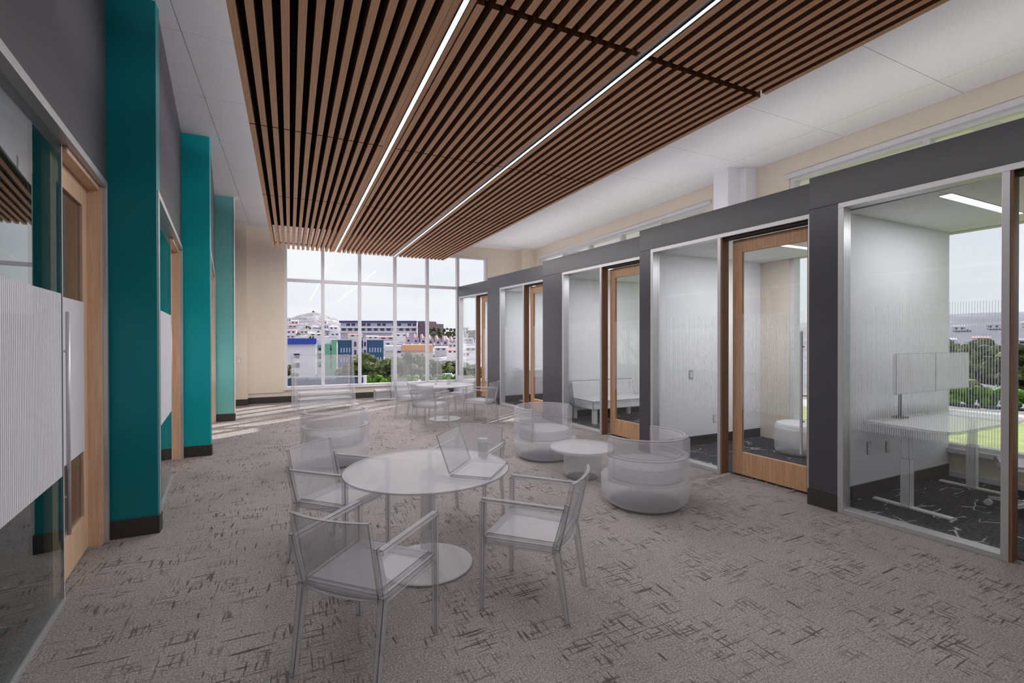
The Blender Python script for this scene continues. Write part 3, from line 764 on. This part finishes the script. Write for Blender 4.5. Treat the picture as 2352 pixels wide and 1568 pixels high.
tk = empty('task_chair', (6.42, 1.86, 0), 0.4); tag(tk, 'sheer white task chair on castors at the pod desk', 'chair')
MB().tube((0, 0, .09), (0, 0, .42), .03).build('column', GL, tk)
for i in range(5):
    a = 2 * pi * i / 5
    b0 = MB().bar((0, 0, .11), (.30 * cos(a), .30 * sin(a), .085), .05, .035, .035, .025).build('base_arm', GL, tk, bevel=BV, edge=GE)
    MB().tube((.30 * cos(a) - .025 * sin(a), .30 * sin(a) + .025 * cos(a), .036), (.30 * cos(a) + .025 * sin(a), .30 * sin(a) - .025 * cos(a), .036), .030, 16).build('castor', M['plate'], b0)
MB().box(-.24, -.23, .43, .24, .24, .49).build('seat', GL, tk, bevel=.02, edge=GE)
curved_panel(.44, .50, -.20, 1.0, -.27, .04, .05).build('backrest', GL, tk, bevel=.008, edge=GE)
MB().bar((0, -.15, .44), (0, -.27, .62), .05, .03).build('back_stem', GL, tk)

pf = empty('pouf', (6.78, 4.36, .006)); tag(pf, 'sheer white rounded pouf behind the second pod door', 'pouf')
MB().lathe([(.28, 0), (.30, .02), (.31, .06), (.31, .36), (.30, .40)], 40).build('body', GL, pf)
MB().lathe([(.30, .402), (.29, .44), (.25, .455)], 40).build('cushion', GL, pf, bevel=.002, seg=1, edge=GE)
bn = empty('bench', (6.2, 8.0, .006)); tag(bn, 'sheer white bench sofa against the third pod partition', 'sofa')
MB().box(-.80, -.42, .28, .80, .42, .45).build('seat', GL, bn, bevel=.015, edge=GE)
MB().hexa([(-.82, .22, .30), (.82, .22, .30), (.82, .42, .30), (-.82, .42, .30)], [(-.82, .34, .80), (.82, .34, .80), (.82, .43, .80), (-.82, .43, .80)]).build('backrest', GL, bn, bevel=.015, edge=GE)
for x in (-.72, .72):
    for y in (-.36, .36): MB().box(x - .04, y - .04, 0, x + .04, y + .04, .28).build('leg', M['plate'], bn)
sd_ = empty('side_desk', (6.3, 11.1, .006)); tag(sd_, 'sheer white desk inside the fourth pod', 'desk')
MB().box(-.75, -.34, .86, .75, .34, .89).build('desktop', GL, sd_, bevel=BV, edge=GE)
for x in (-.6, .6):
    MB().box(x - .05, -.04, .02, x + .05, .04, .86).build('leg', GL, sd_, bevel=BV, edge=GE)
    MB().box(x - .035, -.30, 0, x + .035, .30, .02).build('foot', M['plate'], sd_)

def plate(x, y, z, face, w, h, name, label, rocker=True, mat='plate'):
    o = empty(name, (x, y, z)); tag(o, label, 'switch' if name == 'light_switch' else 'outlet')
    # face: the plate lies on a wall facing -y
    MB().box(-w / 2, -.008, -h / 2, w / 2, 0, h / 2).build('cover_plate', M[mat], o, bevel=.004, seg=1, edge=M['outline'])
    if rocker: MB().box(-w / 4, -.012, -h / 3.2, w / 4, -.008, h / 3.2).build('rocker', M['plate'], o, bevel=.001, edge=M['base'])
    else:
        for s_ in (-1, 1): MB().box(-w / 4, -.010, s_ * h / 4 - .014, w / 4, -.008, s_ * h / 4 + .014).build('socket', M['plate'], o, bevel=.001, edge=M['base'])
plate(-1.175, 13.70, 1.15, 0, .08, .13, 'light_switch', 'cream light switch on the far left pilaster')
plate(5.72, 5.40, 1.13, 0, .09, .14, 'light_switch', 'grey light switch on the white wall in the second pod', True, 'grey_plate')
plate(6.25, 5.40, .40, 0, .08, .12, 'wall_outlet', 'white power outlet low on the wall in the second pod', False)
plate(5.62, 2.845, .52, 0, .08, .13, 'wall_outlet', 'white power outlet left of the desk leg in the nearest pod', False)
plate(5.98, 2.845, .50, 0, .08, .13, 'wall_outlet', 'white power outlet right of the desk leg in the nearest pod', False)

# ------------------------------------------------------------------ outside
def geo(bearing, d): return d * sin(radians(bearing)), d * cos(radians(bearing))
def lerp(tab, x):
    if x <= tab[0][0]: return tab[0][1]
    for (a, va), (b_, vb) in zip(tab, tab[1:]):
        if x <= b_: return va + (vb - va) * (x - a) / (b_ - a)
    return tab[-1][1]
CREST = [(-40, 9), (-8, 10), (-0.5, 12.0), (1.0, 15.0), (2.4, 16.9), (3.8, 15.0), (5.5, 11.5), (10, 9.5), (15, 6.5), (20, 4), (35, 3), (50, 8), (70, 12.5), (100, 12), (120, 8)]
def ground(bearing, d):
    near = lerp([(0, -1.0), (28, -1.0), (52, -3.6), (70, -3.2), (100, -1.6), (130, 0.2), (170, 3.0), (200, 4.0)], d)
    cr = lerp(CREST, bearing)
    if d <= 130: return near if bearing < 45 else lerp([(0, -1.0), (30, -1.0), (60, -4), (130, -3)], d)
    t = min(1.0, (d - 130) / (280 - 130)); base = 0.2 if bearing < 45 else -3.0
    v = base + (cr - base) * (t * t * (3 - 2 * t) if bearing > 45 else t ** 2.3)
    return v if d <= 290 else v - (d - 290) * 0.06
def terrain(name, b0, b1, nb, ds, mat, dz=0.0):
    m = MB(); vs_ = []
    for i in range(nb + 1):
        bb = b0 + (b1 - b0) * i / nb
        for d in ds:
            x, y = geo(bb, d); vs_.append((x, y, ground(bb, d) + dz))
    k = len(ds)
    return m.add(vs_, [(i * k + j, i * k + j + 1, (i + 1) * k + j + 1, (i + 1) * k + j) for i in range(nb) for j in range(k - 1)], True)
M['town_ground'] = hill_mat('hillside', [(0.36, S(92, 98, 86)), (0.5, S(140, 136, 150)), (0.62, S(172, 166, 176))], 0.25)
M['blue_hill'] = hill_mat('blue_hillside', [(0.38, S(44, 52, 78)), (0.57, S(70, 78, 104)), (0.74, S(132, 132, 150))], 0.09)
M['lawn'] = hill_mat('lawn', [(0.35, S(98, 116, 42)), (0.65, S(136, 150, 66))], 2.0)
g = terrain('ground', -40, 45, 60, [16.5, 20, 28, 40, 52, 62, 70, 85, 100, 115, 130, 150, 170, 190, 210, 230, 250, 265, 280, 300, 360], M['town_ground']).build('ground', M['town_ground'])
struct(g, 'pale hillside ground rising behind the town', 'ground')
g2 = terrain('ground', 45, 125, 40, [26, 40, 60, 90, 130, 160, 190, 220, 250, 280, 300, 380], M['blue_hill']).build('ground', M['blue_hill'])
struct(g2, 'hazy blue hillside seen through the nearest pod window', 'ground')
def strip(name, b0, b1, d0, d1, z, mat, label, cat, th=0.1):
    n = 24; pts = [geo(b0 + (b1 - b0) * i / n, d0) for i in range(n + 1)] + [geo(b1 - (b1 - b0) * i / n, d1) for i in range(n + 1)]
    o = MB().prism(pts, z - th, z).build(name, mat); struct(o, label, cat); return o
M['asphalt'] = pbr('asphalt', S(150, 148, 152), 0.9, var=0.1, vscale=6)
M['shaded_verge'] = pbr('shaded_verge', S(70, 70, 76), 0.9, var=0.1, vscale=6)  # shade at the foot of the hedge put into the ground colour
strip('lawn', 44, 118, 8.5, 22.0, -1.02, M['lawn'], 'sunny lawn under the nearest pod window', 'lawn')
strip('road', 44, 118, 22.0, 24.6, -1.03, M['asphalt'], 'pale grey road beyond the lawn', 'road')
strip('pavement', 44, 118, 24.6, 27.0, -1.04, M['shaded_verge'], 'verge behind the grey road, hedge shade in its dark colour', 'pavement')
strip('lawn', -40, 44, 16.5, 24.0, -1.02, M['lawn'], 'grass strip below the end window', 'lawn')

# far ridge seen in the right window
m = MB(); vs_ = []
N = 50
for i in range(N + 1):
    bb = 40 + 80 * i / N; h = 20 + 4 * sin(bb * 0.35) + 2 * sin(bb * 1.1 + 1)
    for d, hh in ((760, -5), (830, h * .8), (900, h), (1000, h * .4)):
        x, y = geo(bb, d); vs_.append((x, y, hh))
m.add(vs_, [(i * 4 + j, i * 4 + j + 1, (i + 1) * 4 + j + 1, (i + 1) * 4 + j) for i in range(N) for j in range(3)], True)
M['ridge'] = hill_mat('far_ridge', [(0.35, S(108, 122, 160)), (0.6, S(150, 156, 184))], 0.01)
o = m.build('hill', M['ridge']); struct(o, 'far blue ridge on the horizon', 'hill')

FT = {'dark': foliage_mat('tree_foliage', S(38, 48, 26), S(84, 98, 56), S(150, 158, 104), 1.7),
      'far': foliage_mat('far_foliage', S(40, 50, 30), S(92, 102, 58), S(146, 150, 98), 0.35),
      'hedge': foliage_mat('hedge_foliage', S(56, 92, 26), S(112, 158, 52), S(164, 200, 92), 3.0),
      'bark': pbr('bark', S(74, 62, 50), 0.9)}
def tree(name, label, group, x, y, z, h, r, kind, n=40, sz=0.75):
    t = empty(name, (x, y, z)); tag(t, label, 'tree', group)
    MB().tube((0, 0, -0.3), (0, 0, h * 0.55), r * 0.09, 8, r * 0.05).build('trunk', FT['bark'], t)
    c_ = MB()
    for i in range(n):
        a = rnd.random() * 2 * pi; q = rnd.random() ** 0.5 * r * 0.78; zz = h * (0.30 + 0.55 * rnd.random()) * (1 - 0.25 * (q / r) ** 2)
        c_.ball((q * cos(a), q * sin(a), zz), r * (0.20 + 0.14 * rnd.random()), 8, 6, sz, 0.38)
    c_.build('crown', FT[kind], t)
    return t
# big trees behind the hedge
T = [(5.9, 43, 2.2, 1.2), (8.0, 41, 2.75, 1.6), (10.6, 40.5, 2.95, 1.7), (13.3, 41, 2.9, 1.75), (16.0, 41, 2.75, 1.7), (18.6, 42, 2.3, 1.4), (21.2, 44, 2.4, 1.6)]
for i, (bb, d, h, r) in enumerate(T):
    d += -3 if i % 2 else 4; x, y = geo(bb, d); z = ground(bb, d)
    tree('broadleaf_tree', 'bushy broadleaf tree in the row behind the bright hedge', 'trees behind the hedge', x, y, z, h, r, 'dark', 60)
for bb, d, h, r, lb in ((-0.3, 44.5, 2.7, 1.0, 'small dark tree below the blue-roofed building at the left window edge'), (-4.2, 45, 2.8, 1.6, 'wider dark tree hidden left of the end window')):
    x, y = geo(bb, d); tree('broadleaf_tree', lb, 'trees by the blue-roofed building', x, y, ground(bb, d), h, r, 'dark', 18)
for i in range(8):
    bb = 15.9 + i * 0.72; d = 150 + 8 * (i % 3)
    x, y = geo(bb, d); z = 0.4
    tree('hilltop_tree', 'dark tree on the ridge right of the long building', 'trees on the ridge', x, y, z, 6.2 - 0.25 * i + (i % 2) * .5, 1.9, 'far', 14)
for i, (bb, d, hh) in enumerate(((1.75, 225, 2.2), (2.0, 222, 2.0), (3.0, 205, 1.8), (6.2, 168, 1.8), (7.7, 152, 2.0), (8.1, 150, 1.8), (2.2, 176, 1.6), (0.9, 200, 1.8))):
    x, y = geo(bb, d); tree('hillside_shrub', 'small olive shrub among the hillside houses', 'shrubs among the houses', x, y, ground(bb, d) + .2, hh, 1.0, 'far', 8)
for i in range(9):
    bb = 61.5 + i * 2.1; d = 48 + 6 * (i % 3)
    x, y = geo(bb, d); tree('broadleaf_tree', 'leafy tree beyond the road outside the nearest pod', 'trees beyond the road', x, y, -3.6, 5.6 + 0.5 * (i % 2), 2.6, 'dark', 28)
def hedge(label, b0, b1, d, z0, h, th):
    t = MB()
    n = int((b1 - b0) * d * 0.0175 / 0.35)
    for i in range(n):
        for j in range(3):
            bb = b0 + (b1 - b0) * (i + rnd.random()) / n
            x, y = geo(bb, d + (rnd.random() - .5) * th); t.ball((x, y, z0 + h * (0.22 + 0.28 * j)), h * (0.30 + .1 * rnd.random()), 7, 5, 0.9, 0.35)
    o = t.build('hedge', FT['hedge']); tag(o, label, 'hedge')
hedge('bright green clipped hedge outside the end window', 8.05, 22, 26.6, -1.0, 0.66, 0.5)
hedge('bright green hedge along the road outside the nearest pod', 60, 80, 27.2, -1.04, 0.70, 0.6)
x, y = geo(17.25, 23.8); t = empty('conifer', (x, y, -1.02)); tag(t, 'small pointed green conifer in front of the hedge', 'shrub')
MB().tube((0, 0, 0), (0, 0, .3), .03, 6).build('trunk', FT['bark'], t)
MB().lathe([(.14, .12), (.16, .25), (.10, .62), (.04, .85), (.02, .98)], 12).build('crown', FT['hedge'], t)

# blue railing fence
M['navy'] = pbr('navy_panel', S(60, 74, 112), 0.6, var=0.1, vscale=3)
M['rail'] = pbr('pale_rail', S(170, 188, 212), 0.5)
M['w1'] = pbr('white_render', S(236, 234, 240), 0.8, var=0.03, vscale=0.5)
M['w2'] = pbr('ivory_render', S(228, 220, 214), 0.8, var=0.03, vscale=0.5)
M['w3'] = pbr('lavender_render', S(206, 200, 216), 0.8, var=0.04, vscale=0.5)
M['pink'] = pbr('pink_tiles', S(204, 150, 158), 0.8, var=0.08, vscale=2)
M['slate'] = pbr('slate_roof', S(150, 146, 160), 0.8, var=0.08, vscale=2)
M['blue'] = pbr('blue_roof', S(36, 66, 176), 0.5, var=0.08, vscale=1)
M['indigo'] = pbr('indigo_roof', S(66, 64, 122), 0.6)
M['green'] = pbr('mint_cladding', S(112, 178, 146), 0.6, var=0.04, vscale=1)
M['tealb'] = pbr('petrol_cladding', S(38, 82, 118), 0.5, var=0.12, vscale=1)
M['orange'] = pbr('orange_roof', S(238, 176, 132), 0.7)
M['brick'] = pbr('plum_brick', S(112, 92, 108), 0.85, var=0.08, vscale=1)
M['wd'] = pbr('dark_window', S(52, 52, 82), 0.25)
M['wl'] = pbr('pale_window', S(172, 190, 220), 0.3)
fa = geo(-4, 23.9); fb = geo(7.75, 22.7)
fe = empty('railing_fence', (fa[0], fa[1], -1.02), atan2(fb[1] - fa[1], fb[0] - fa[0])); tag(fe, 'navy panel fence with a pale top rail outside the end window', 'fence')
FL = hypot(fb[0] - fa[0], fb[1] - fa[1]); n = 10
for i in range(n):
    MB().box(FL * i / n + .02, -.015, .05, FL * (i + 1) / n - .02, .015, .88).build('panel', M['navy'], fe)
    MB().box(FL * (i + 1) / n - .02, -.03, 0, FL * (i + 1) / n + .02, .03, .96).build('post', M['navy'], fe)
MB().box(0, -.04, .95, FL, .04, 1.02).build('top_rail', M['rail'], fe)
x, y = geo(8.0, 22.6); o = empty('gate_post', (x, y, -1.02)); tag(o, 'square white post at the end of the navy fence', 'post')
MB().box(-.065, -.065, 0, .065, .065, 1.0).build('shaft', M['w1'], o); MB().box(-.08, -.08, 1.0, .08, .08, 1.03).build('cap', M['w1'], o)
for i, (bb, dd) in enumerate(((17.7, 33.3), (18.9, 36.0))):
    x, y = geo(bb, dd); o = empty('car', (x, y, ground(bb, dd) - .3), radians(-18)); tag(o, ('white car parked behind the hedge', 'silver car parked at the far end of the hedge')[i], 'car')
    MB().prism([(-.95, -.45), (.95, -.45), (.95, .45), (-.95, .45)], .25, .75).build('body', M['w1'] if i == 0 else M['w3'], o, bevel=.06)
    MB().hexa([(-.55, -.42, .75), (.5, -.42, .75), (.5, .42, .75), (-.55, .42, .75)], [(-.35, -.36, 1.12), (.28, -.36, 1.12), (.28, .36, 1.12), (-.35, .36, 1.12)]).build('cabin', M['wl'], o, bevel=.03)
    for sx in (-.6, .6):
        for sy in (-.44, .44): MB().tube((sx, sy - .06, .2), (sx, sy + .06, .2), .2, 14).build('wheel', M['black'], o)

def facing(bb): return -radians(bb)
def block(name, label, b0, b1, d, z0, z1, wall, depth=8.0, skew=0.0):
    """an Empty at ground level whose local x runs along the facade (left to right as seen), y away"""
    xa, ya = geo(b0, d); xb, yb = geo(b1, d + skew)
    t = empty(name, (xa, ya, z0), atan2(yb - ya, xb - xa)); tag(t, label, 'building')
    w = hypot(xb - xa, yb - ya)
    MB().box(0, 0, -2.5, w, depth, z1 - z0).build('walls', wall, t)
    return t, w, z1 - z0
def win(t, x, z, w, h, mat, y=-0.06, n='window', frame=True):
    o = MB().box(x, y, z, x + w, 0.05, z + h).build(n, mat, t)
    return o
# blue-roofed block
t, w, h = block('apartment_block', 'white block with a bright blue parapet roof', -5.0, 2.65, 65.5, -3.3, 1.05, M['w1'])
MB().box(-.2, -.5, h, w + .05, 8, h + .75).build('parapet', M['blue'], t)
for x, z in ((w - 2.55, 2.55), (w - 2.55, 1.35), (w - 5.2, 2.55), (w - 5.2, 1.35), (w - 7.8, 2.55)):
    f = win(t, x, z, .62, .62, M['wd']); MB().box(x - .12, -.25, z + .62, x + .74, 0, z + .72).build('canopy', M['w1'], f)
# mint block
t, w, h = block('apartment_block', 'white block with mint green vertical bays', 2.75, 4.87, 66.3, -3.3, 1.62, M['w1'], 4.0)
for x0, x1, hh in ((.46 * w - .12, .46 * w + .52, h - .55), (w - .62, w, h)):
    MB().box(x0, -.35, -1, x1, 0.02, hh).build('bay', M['green'], t)
for x in (.08 * w, .64 * w):
    for z in (3.5, 2.4, 1.3):
        f = win(t, x, z, .42, .34, M['wd']); MB().box(x - .03, -.12, z + .36, x + .46, -.05, z + .72).build('shutter', M['green'], f)
# petrol block
t, w, h = block('apartment_block', 'petrol blue block with white piers and rows of pale windows', 5.0, 10.1, 66.5, -3.6, 1.55, M['tealb'], 4.0)
for x0, x1 in ((.30 * w, .45 * w), (.545 * w, .63 * w)):
    MB().box(x0, -.3, -1, x1, .02, h + .15).build('pier', M['w3'], t)
    for z in (.6, 1.9, 3.2, 4.3): win(t, (x0 + x1) / 2 - .13, z, .26, .62, M['wd'], -.36)
for z in (.9, 2.2, 3.5):
    for x in [.06, .12, .18, .24, .475, .515, .68, .74, .80, .86, .92]:
        win(t, x * w, z, .16, .62, M['wl'])
MB().box(-.1, -.15, h, w + .1, 6, h + .15).build('parapet', M['w3'], t)
# orange roofed block
t, w, h = block('long_house', 'low pale building with a flat orange roof band', 10.25, 15.9, 77, -3.2, -.2, M['w2'])
MB().box(.36 * w, -.4, h, w, 6, h + .95).build('roof', M['orange'], t)
MB().box(0, -.2, h, .34 * w, 6, h + .8).build('annex', M['w1'], t)
win(t, .26 * w, h - .35, .5, .5, M['indigo']); 
for x in (.34, .40, .58, .76, .88): win(t, x * w, h - .85, .28, .34, M['wd'])
# long ridge building
t, w, h = block('ridge_building', 'long dark-roofed building along the top of the ridge', 5.3, 14.0, 178, 2.5, 7.6, M['w3'], 12, -5)
MB().box(-.3, -.8, h, w, 12, h + .7).build('roof', M['indigo'], t)
MB().box(-.2, -.9, h - 1.9, w + .2, 0, h - 1.4).build('balcony', M['w1'], t)
MB().box(-.2, -.9, h - 3.6, w + .2, 0, h - 3.2).build('balcony', M['w1'], t)
for i in range(15): win(t, w * (i + .15) / 15, h - 1.15, w * .7 / 15, .9, M['wd'] if i % 3 else M['wl'])
for i in range(12): win(t, w * (i + .2) / 12, h - 2.9, w * .6 / 12, .85, M['wd'])
t, w, h = block('ridge_building', 'plum brick end building at the right of the ridge', 14.08, 15.45, 170, 2.0, 7.2, M['brick'], 9, -3)
MB().box(0, .2, h, w * .5, 8, h + .9).build('upper_storey', M['brick'], t); win(t, .3, h - 1.2, .7, .6, M['wd'])
x, y = geo(2.42, 284); o = empty('summit_hut', (x, y, 16.0)); tag(o, 'tiny dark hut on the very top of the hill', 'hut')
MB().box(-.6, -.6, -1, .6, .6, 1.0).build('walls', M['wd'], o); MB().lathe([(.8, 1.0), (.1, 1.7)], 8).build('roof', M['black'], o)

# terrace with pink roofs, stepping down to the right
for i in range(8):
    bb = 13.0 + i * 0.88; d = 132 - 1.5 * i; x, y = geo(bb, d)
    o = empty('terrace_house', (x, y, 0.6 - .12 * i), facing(bb)); tag(o, 'pale terrace house with a pink ribbed roof', 'house', 'pink-roofed terrace on the slope')
    MB().box(-.8, 0, -2, .8, 1.8, 1.5 - .05 * i).build('walls', M['w3'], o)
    hz = 1.5 - .05 * i
    MB().hexa([(-.85, -.1, hz), (.85, -.1, hz), (.85, 1.8, hz), (-.85, 1.8, hz)], [(-.85, 1.2, hz + 1.25), (-.35, 1.2, hz + 1.25), (-.35, 1.4, hz + 1.25), (-.85, 1.4, hz + 1.25)]).build('roof', M['pink'], o)
    MB().hexa([(-.3, -.14, hz + .05), (.05, -.14, hz + .05), (-.15, 1.2, hz + 1.1), (-.5, 1.2, hz + 1.1)], [(-.3, -.14, hz + .2), (.05, -.14, hz + .2), (-.15, 1.2, hz + 1.3), (-.5, 1.2, hz + 1.3)]).build('roof_rib', M['w1'], o)
    win(o, -.3, .4, .6, .5, M['wd'])

# hillside houses: bearing, distance, width, base, top
HOUSES = [(-0.14,260.8,2.4,10.52,12.50),(0.49,248.4,3.0,8.87,10.98),(0.27,237.8,3.2,6.94,8.56),(1.18,274.5,3.0,11.78,13.89),(1.78,262.3,2.7,10.48,12.28),(2.83,265.7,3.2,11.12,12.96),(2.55,249.9,3.0,8.17,10.11),(3.45,253.7,3.3,9.41,11.18),(1.87,234.8,3.2,5.93,7.75),(2.90,227.6,3.3,5.25,7.02),(3.79,236.9,3.3,6.86,8.72),(4.54,225.0,3.5,5.84,7.81),(0.12,210.1,3.4,3.84,5.80),(1.43,208.2,2.9,4.02,5.44),(3.70,204.7,2.9,3.13,4.91),(4.68,192.7,3.0,2.88,4.40),(2.65,184.6,4.1,2.82,4.09),(6.94,158.3,3.8,2.26,3.53),(0.05,166.2,2.5,1.98,3.25),(8.72,177.6,5.4,3.13,4.57),(12.15,154.2,4.6,2.40,3.67),(8.89,146.1,3.0,1.70,2.75),(10.48,139.8,4.2,1.45,2.59),(10.96,113.7,2.9,0.15,1.18),(12.25,102.8,2.2,-0.64,0.57),(18.25,100.8,1.7,-0.18,0.86),(16.85,96.1,2.2,-0.79,0.19),(18.25,85.7,1.8,-1.01,-0.05),(19.81,180.9,2.2,4.74,6.09),(20.64,170.6,2.6,3.29,4.89),(20.13,140.6,2.8,0.78,2.09),(20.48,110.4,2.3,-1.19,-0.05),(19.89,95.5,1.4,-1.86,-0.79)]
for i in range(14):   # and the estate on the blue hillside to the right
    bb = 62.5 + (i % 7) * 2.1 + (i // 7) * .7; d = 172 + (i // 7) * 29 + (i * 7 % 5) * 1.5
    HOUSES.append((bb, d, 3.0, ground(bb, d), ground(bb, d) + 1.7))
walls = [M['w1'], M['w2'], M['w3'], M['w1']]; roofs = [M['slate'], M['w3'], M['pink'], M['slate'], M['indigo']]
for i, (bb, d, w, z0, z1) in enumerate(HOUSES):
    x, y = geo(bb, d); w = w * 1.12; h = (z1 - z0) * .72; rr = (rnd.random() - .5) * .5
    o = empty('hillside_house', (x, y, z0), facing(bb) + rr)
    if bb > 40: tag(o, 'small pale house on the blue hillside outside the nearest pod', 'house', 'houses on the blue hillside')
    else: tag(o, 'small pale house stacked on the hillside beyond the end window', 'house', 'houses on the town hillside')
    MB().box(-w / 2, 0, -2.0, w / 2, w * .8, h).build('walls', walls[i % 4], o)
    e = .15; zr = z1 - z0
    MB().add([(-w / 2 - e, -e, h), (w / 2 + e, -e, h), (w / 2 + e, w * .8 + e, h), (-w / 2 - e, w * .8 + e, h), (-w / 2 - e, w * .4, zr), (w / 2 + e, w * .4, zr)],
             [(3, 2, 1, 0), (0, 1, 5, 4), (2, 3, 4, 5), (1, 2, 5), (3, 0, 4)]).build('roof', roofs[i % 5], o)
    for q in (.18, .62): win(o, -w / 2 + w * q, h * .35, w * .22, h * .4, M['wd'])

M['canopy'] = pbr('sun_block_white', S(246, 236, 250), 0.7)
# unseen canopy, added to keep the low sun off the right-hand glass
cn = empty('canopy', (XR + .25, YN, 4.75)); tag(cn, 'deep white roof canopy outside above the right-hand windows', 'canopy')
MB().box(0, 0, 0, 7.0, 16.6, .18).build('deck', M['canopy'], cn)
for yy in (.4, 5.6, 10.8, 16.2): MB().tube((6.7, yy, -5.77), (6.7, yy, 0), .07, 12).build('column', M['frame_white'], cn)
for yy in (.4, 5.6, 10.8, 16.2): MB().box(0, yy - .05, -.18, 7.0, yy + .05, 0).build('beam', M['frame_white'], cn)

# look-alikes far outside: name each by its roof or row and its place counted from the left
ORD = ['first', 'second', 'third', 'fourth', 'fifth', 'sixth', 'seventh', 'eighth', 'ninth', 'tenth', 'eleventh', 'twelfth', 'thirteenth', 'fourteenth', 'fifteenth']
def bear(o): return atan2(o.location.x, o.location.y)
def count_off(objs, text):
    objs = sorted(objs, key=bear)
    for i, o in enumerate(objs): o['label'] = text % (ORD[i] if i < len(ORD) else 'last')
RN = {'slate_roof': 'grey', 'lavender_render': 'lavender', 'pink_tiles': 'pink', 'indigo_roof': 'indigo'}
by = {}
for o in list(col.objects):
    g_ = o.get('group')
    if g_ in ('houses on the town hillside', 'houses on the blue hillside'):
        rf_ = [c for c in o.children if c.name.startswith('roof')][0]
        wl_ = [c for c in o.children if c.name.startswith('walls')][0]
        by.setdefault((g_, RN[rf_.data.materials[0].name], {'white_render': 'white', 'ivory_render': 'ivory', 'lavender_render': 'lilac'}[wl_.data.materials[0].name]), []).append(o)
    elif g_ in ('trees beyond the road', 'pink-roofed terrace on the slope', 'shrubs among the houses', 'trees on the ridge', 'trees behind the hedge'):
        by.setdefault((g_,), []).append(o)
for key, objs in by.items():
    if len(key) == 3:
        where = 'town hillside' if 'town' in key[0] else 'blue hillside right'
        count_off(objs, '%%s from the left of the small %s houses with %s roofs, %s' % (key[2], key[1], where))
    else:
        count_off(objs, {'trees beyond the road': '%s from the left of the leafy trees beyond the road',
                         'pink-roofed terrace on the slope': '%s pale house from the left in the pink-roofed terrace',
                         'shrubs among the houses': '%s from the left of the olive shrubs among hillside houses',
                         'trees on the ridge': '%s from the left of the dark ridge trees right of the long building',
                         'trees behind the hedge': '%s from the left of the bushy trees behind the bright hedge'}[key[0]])
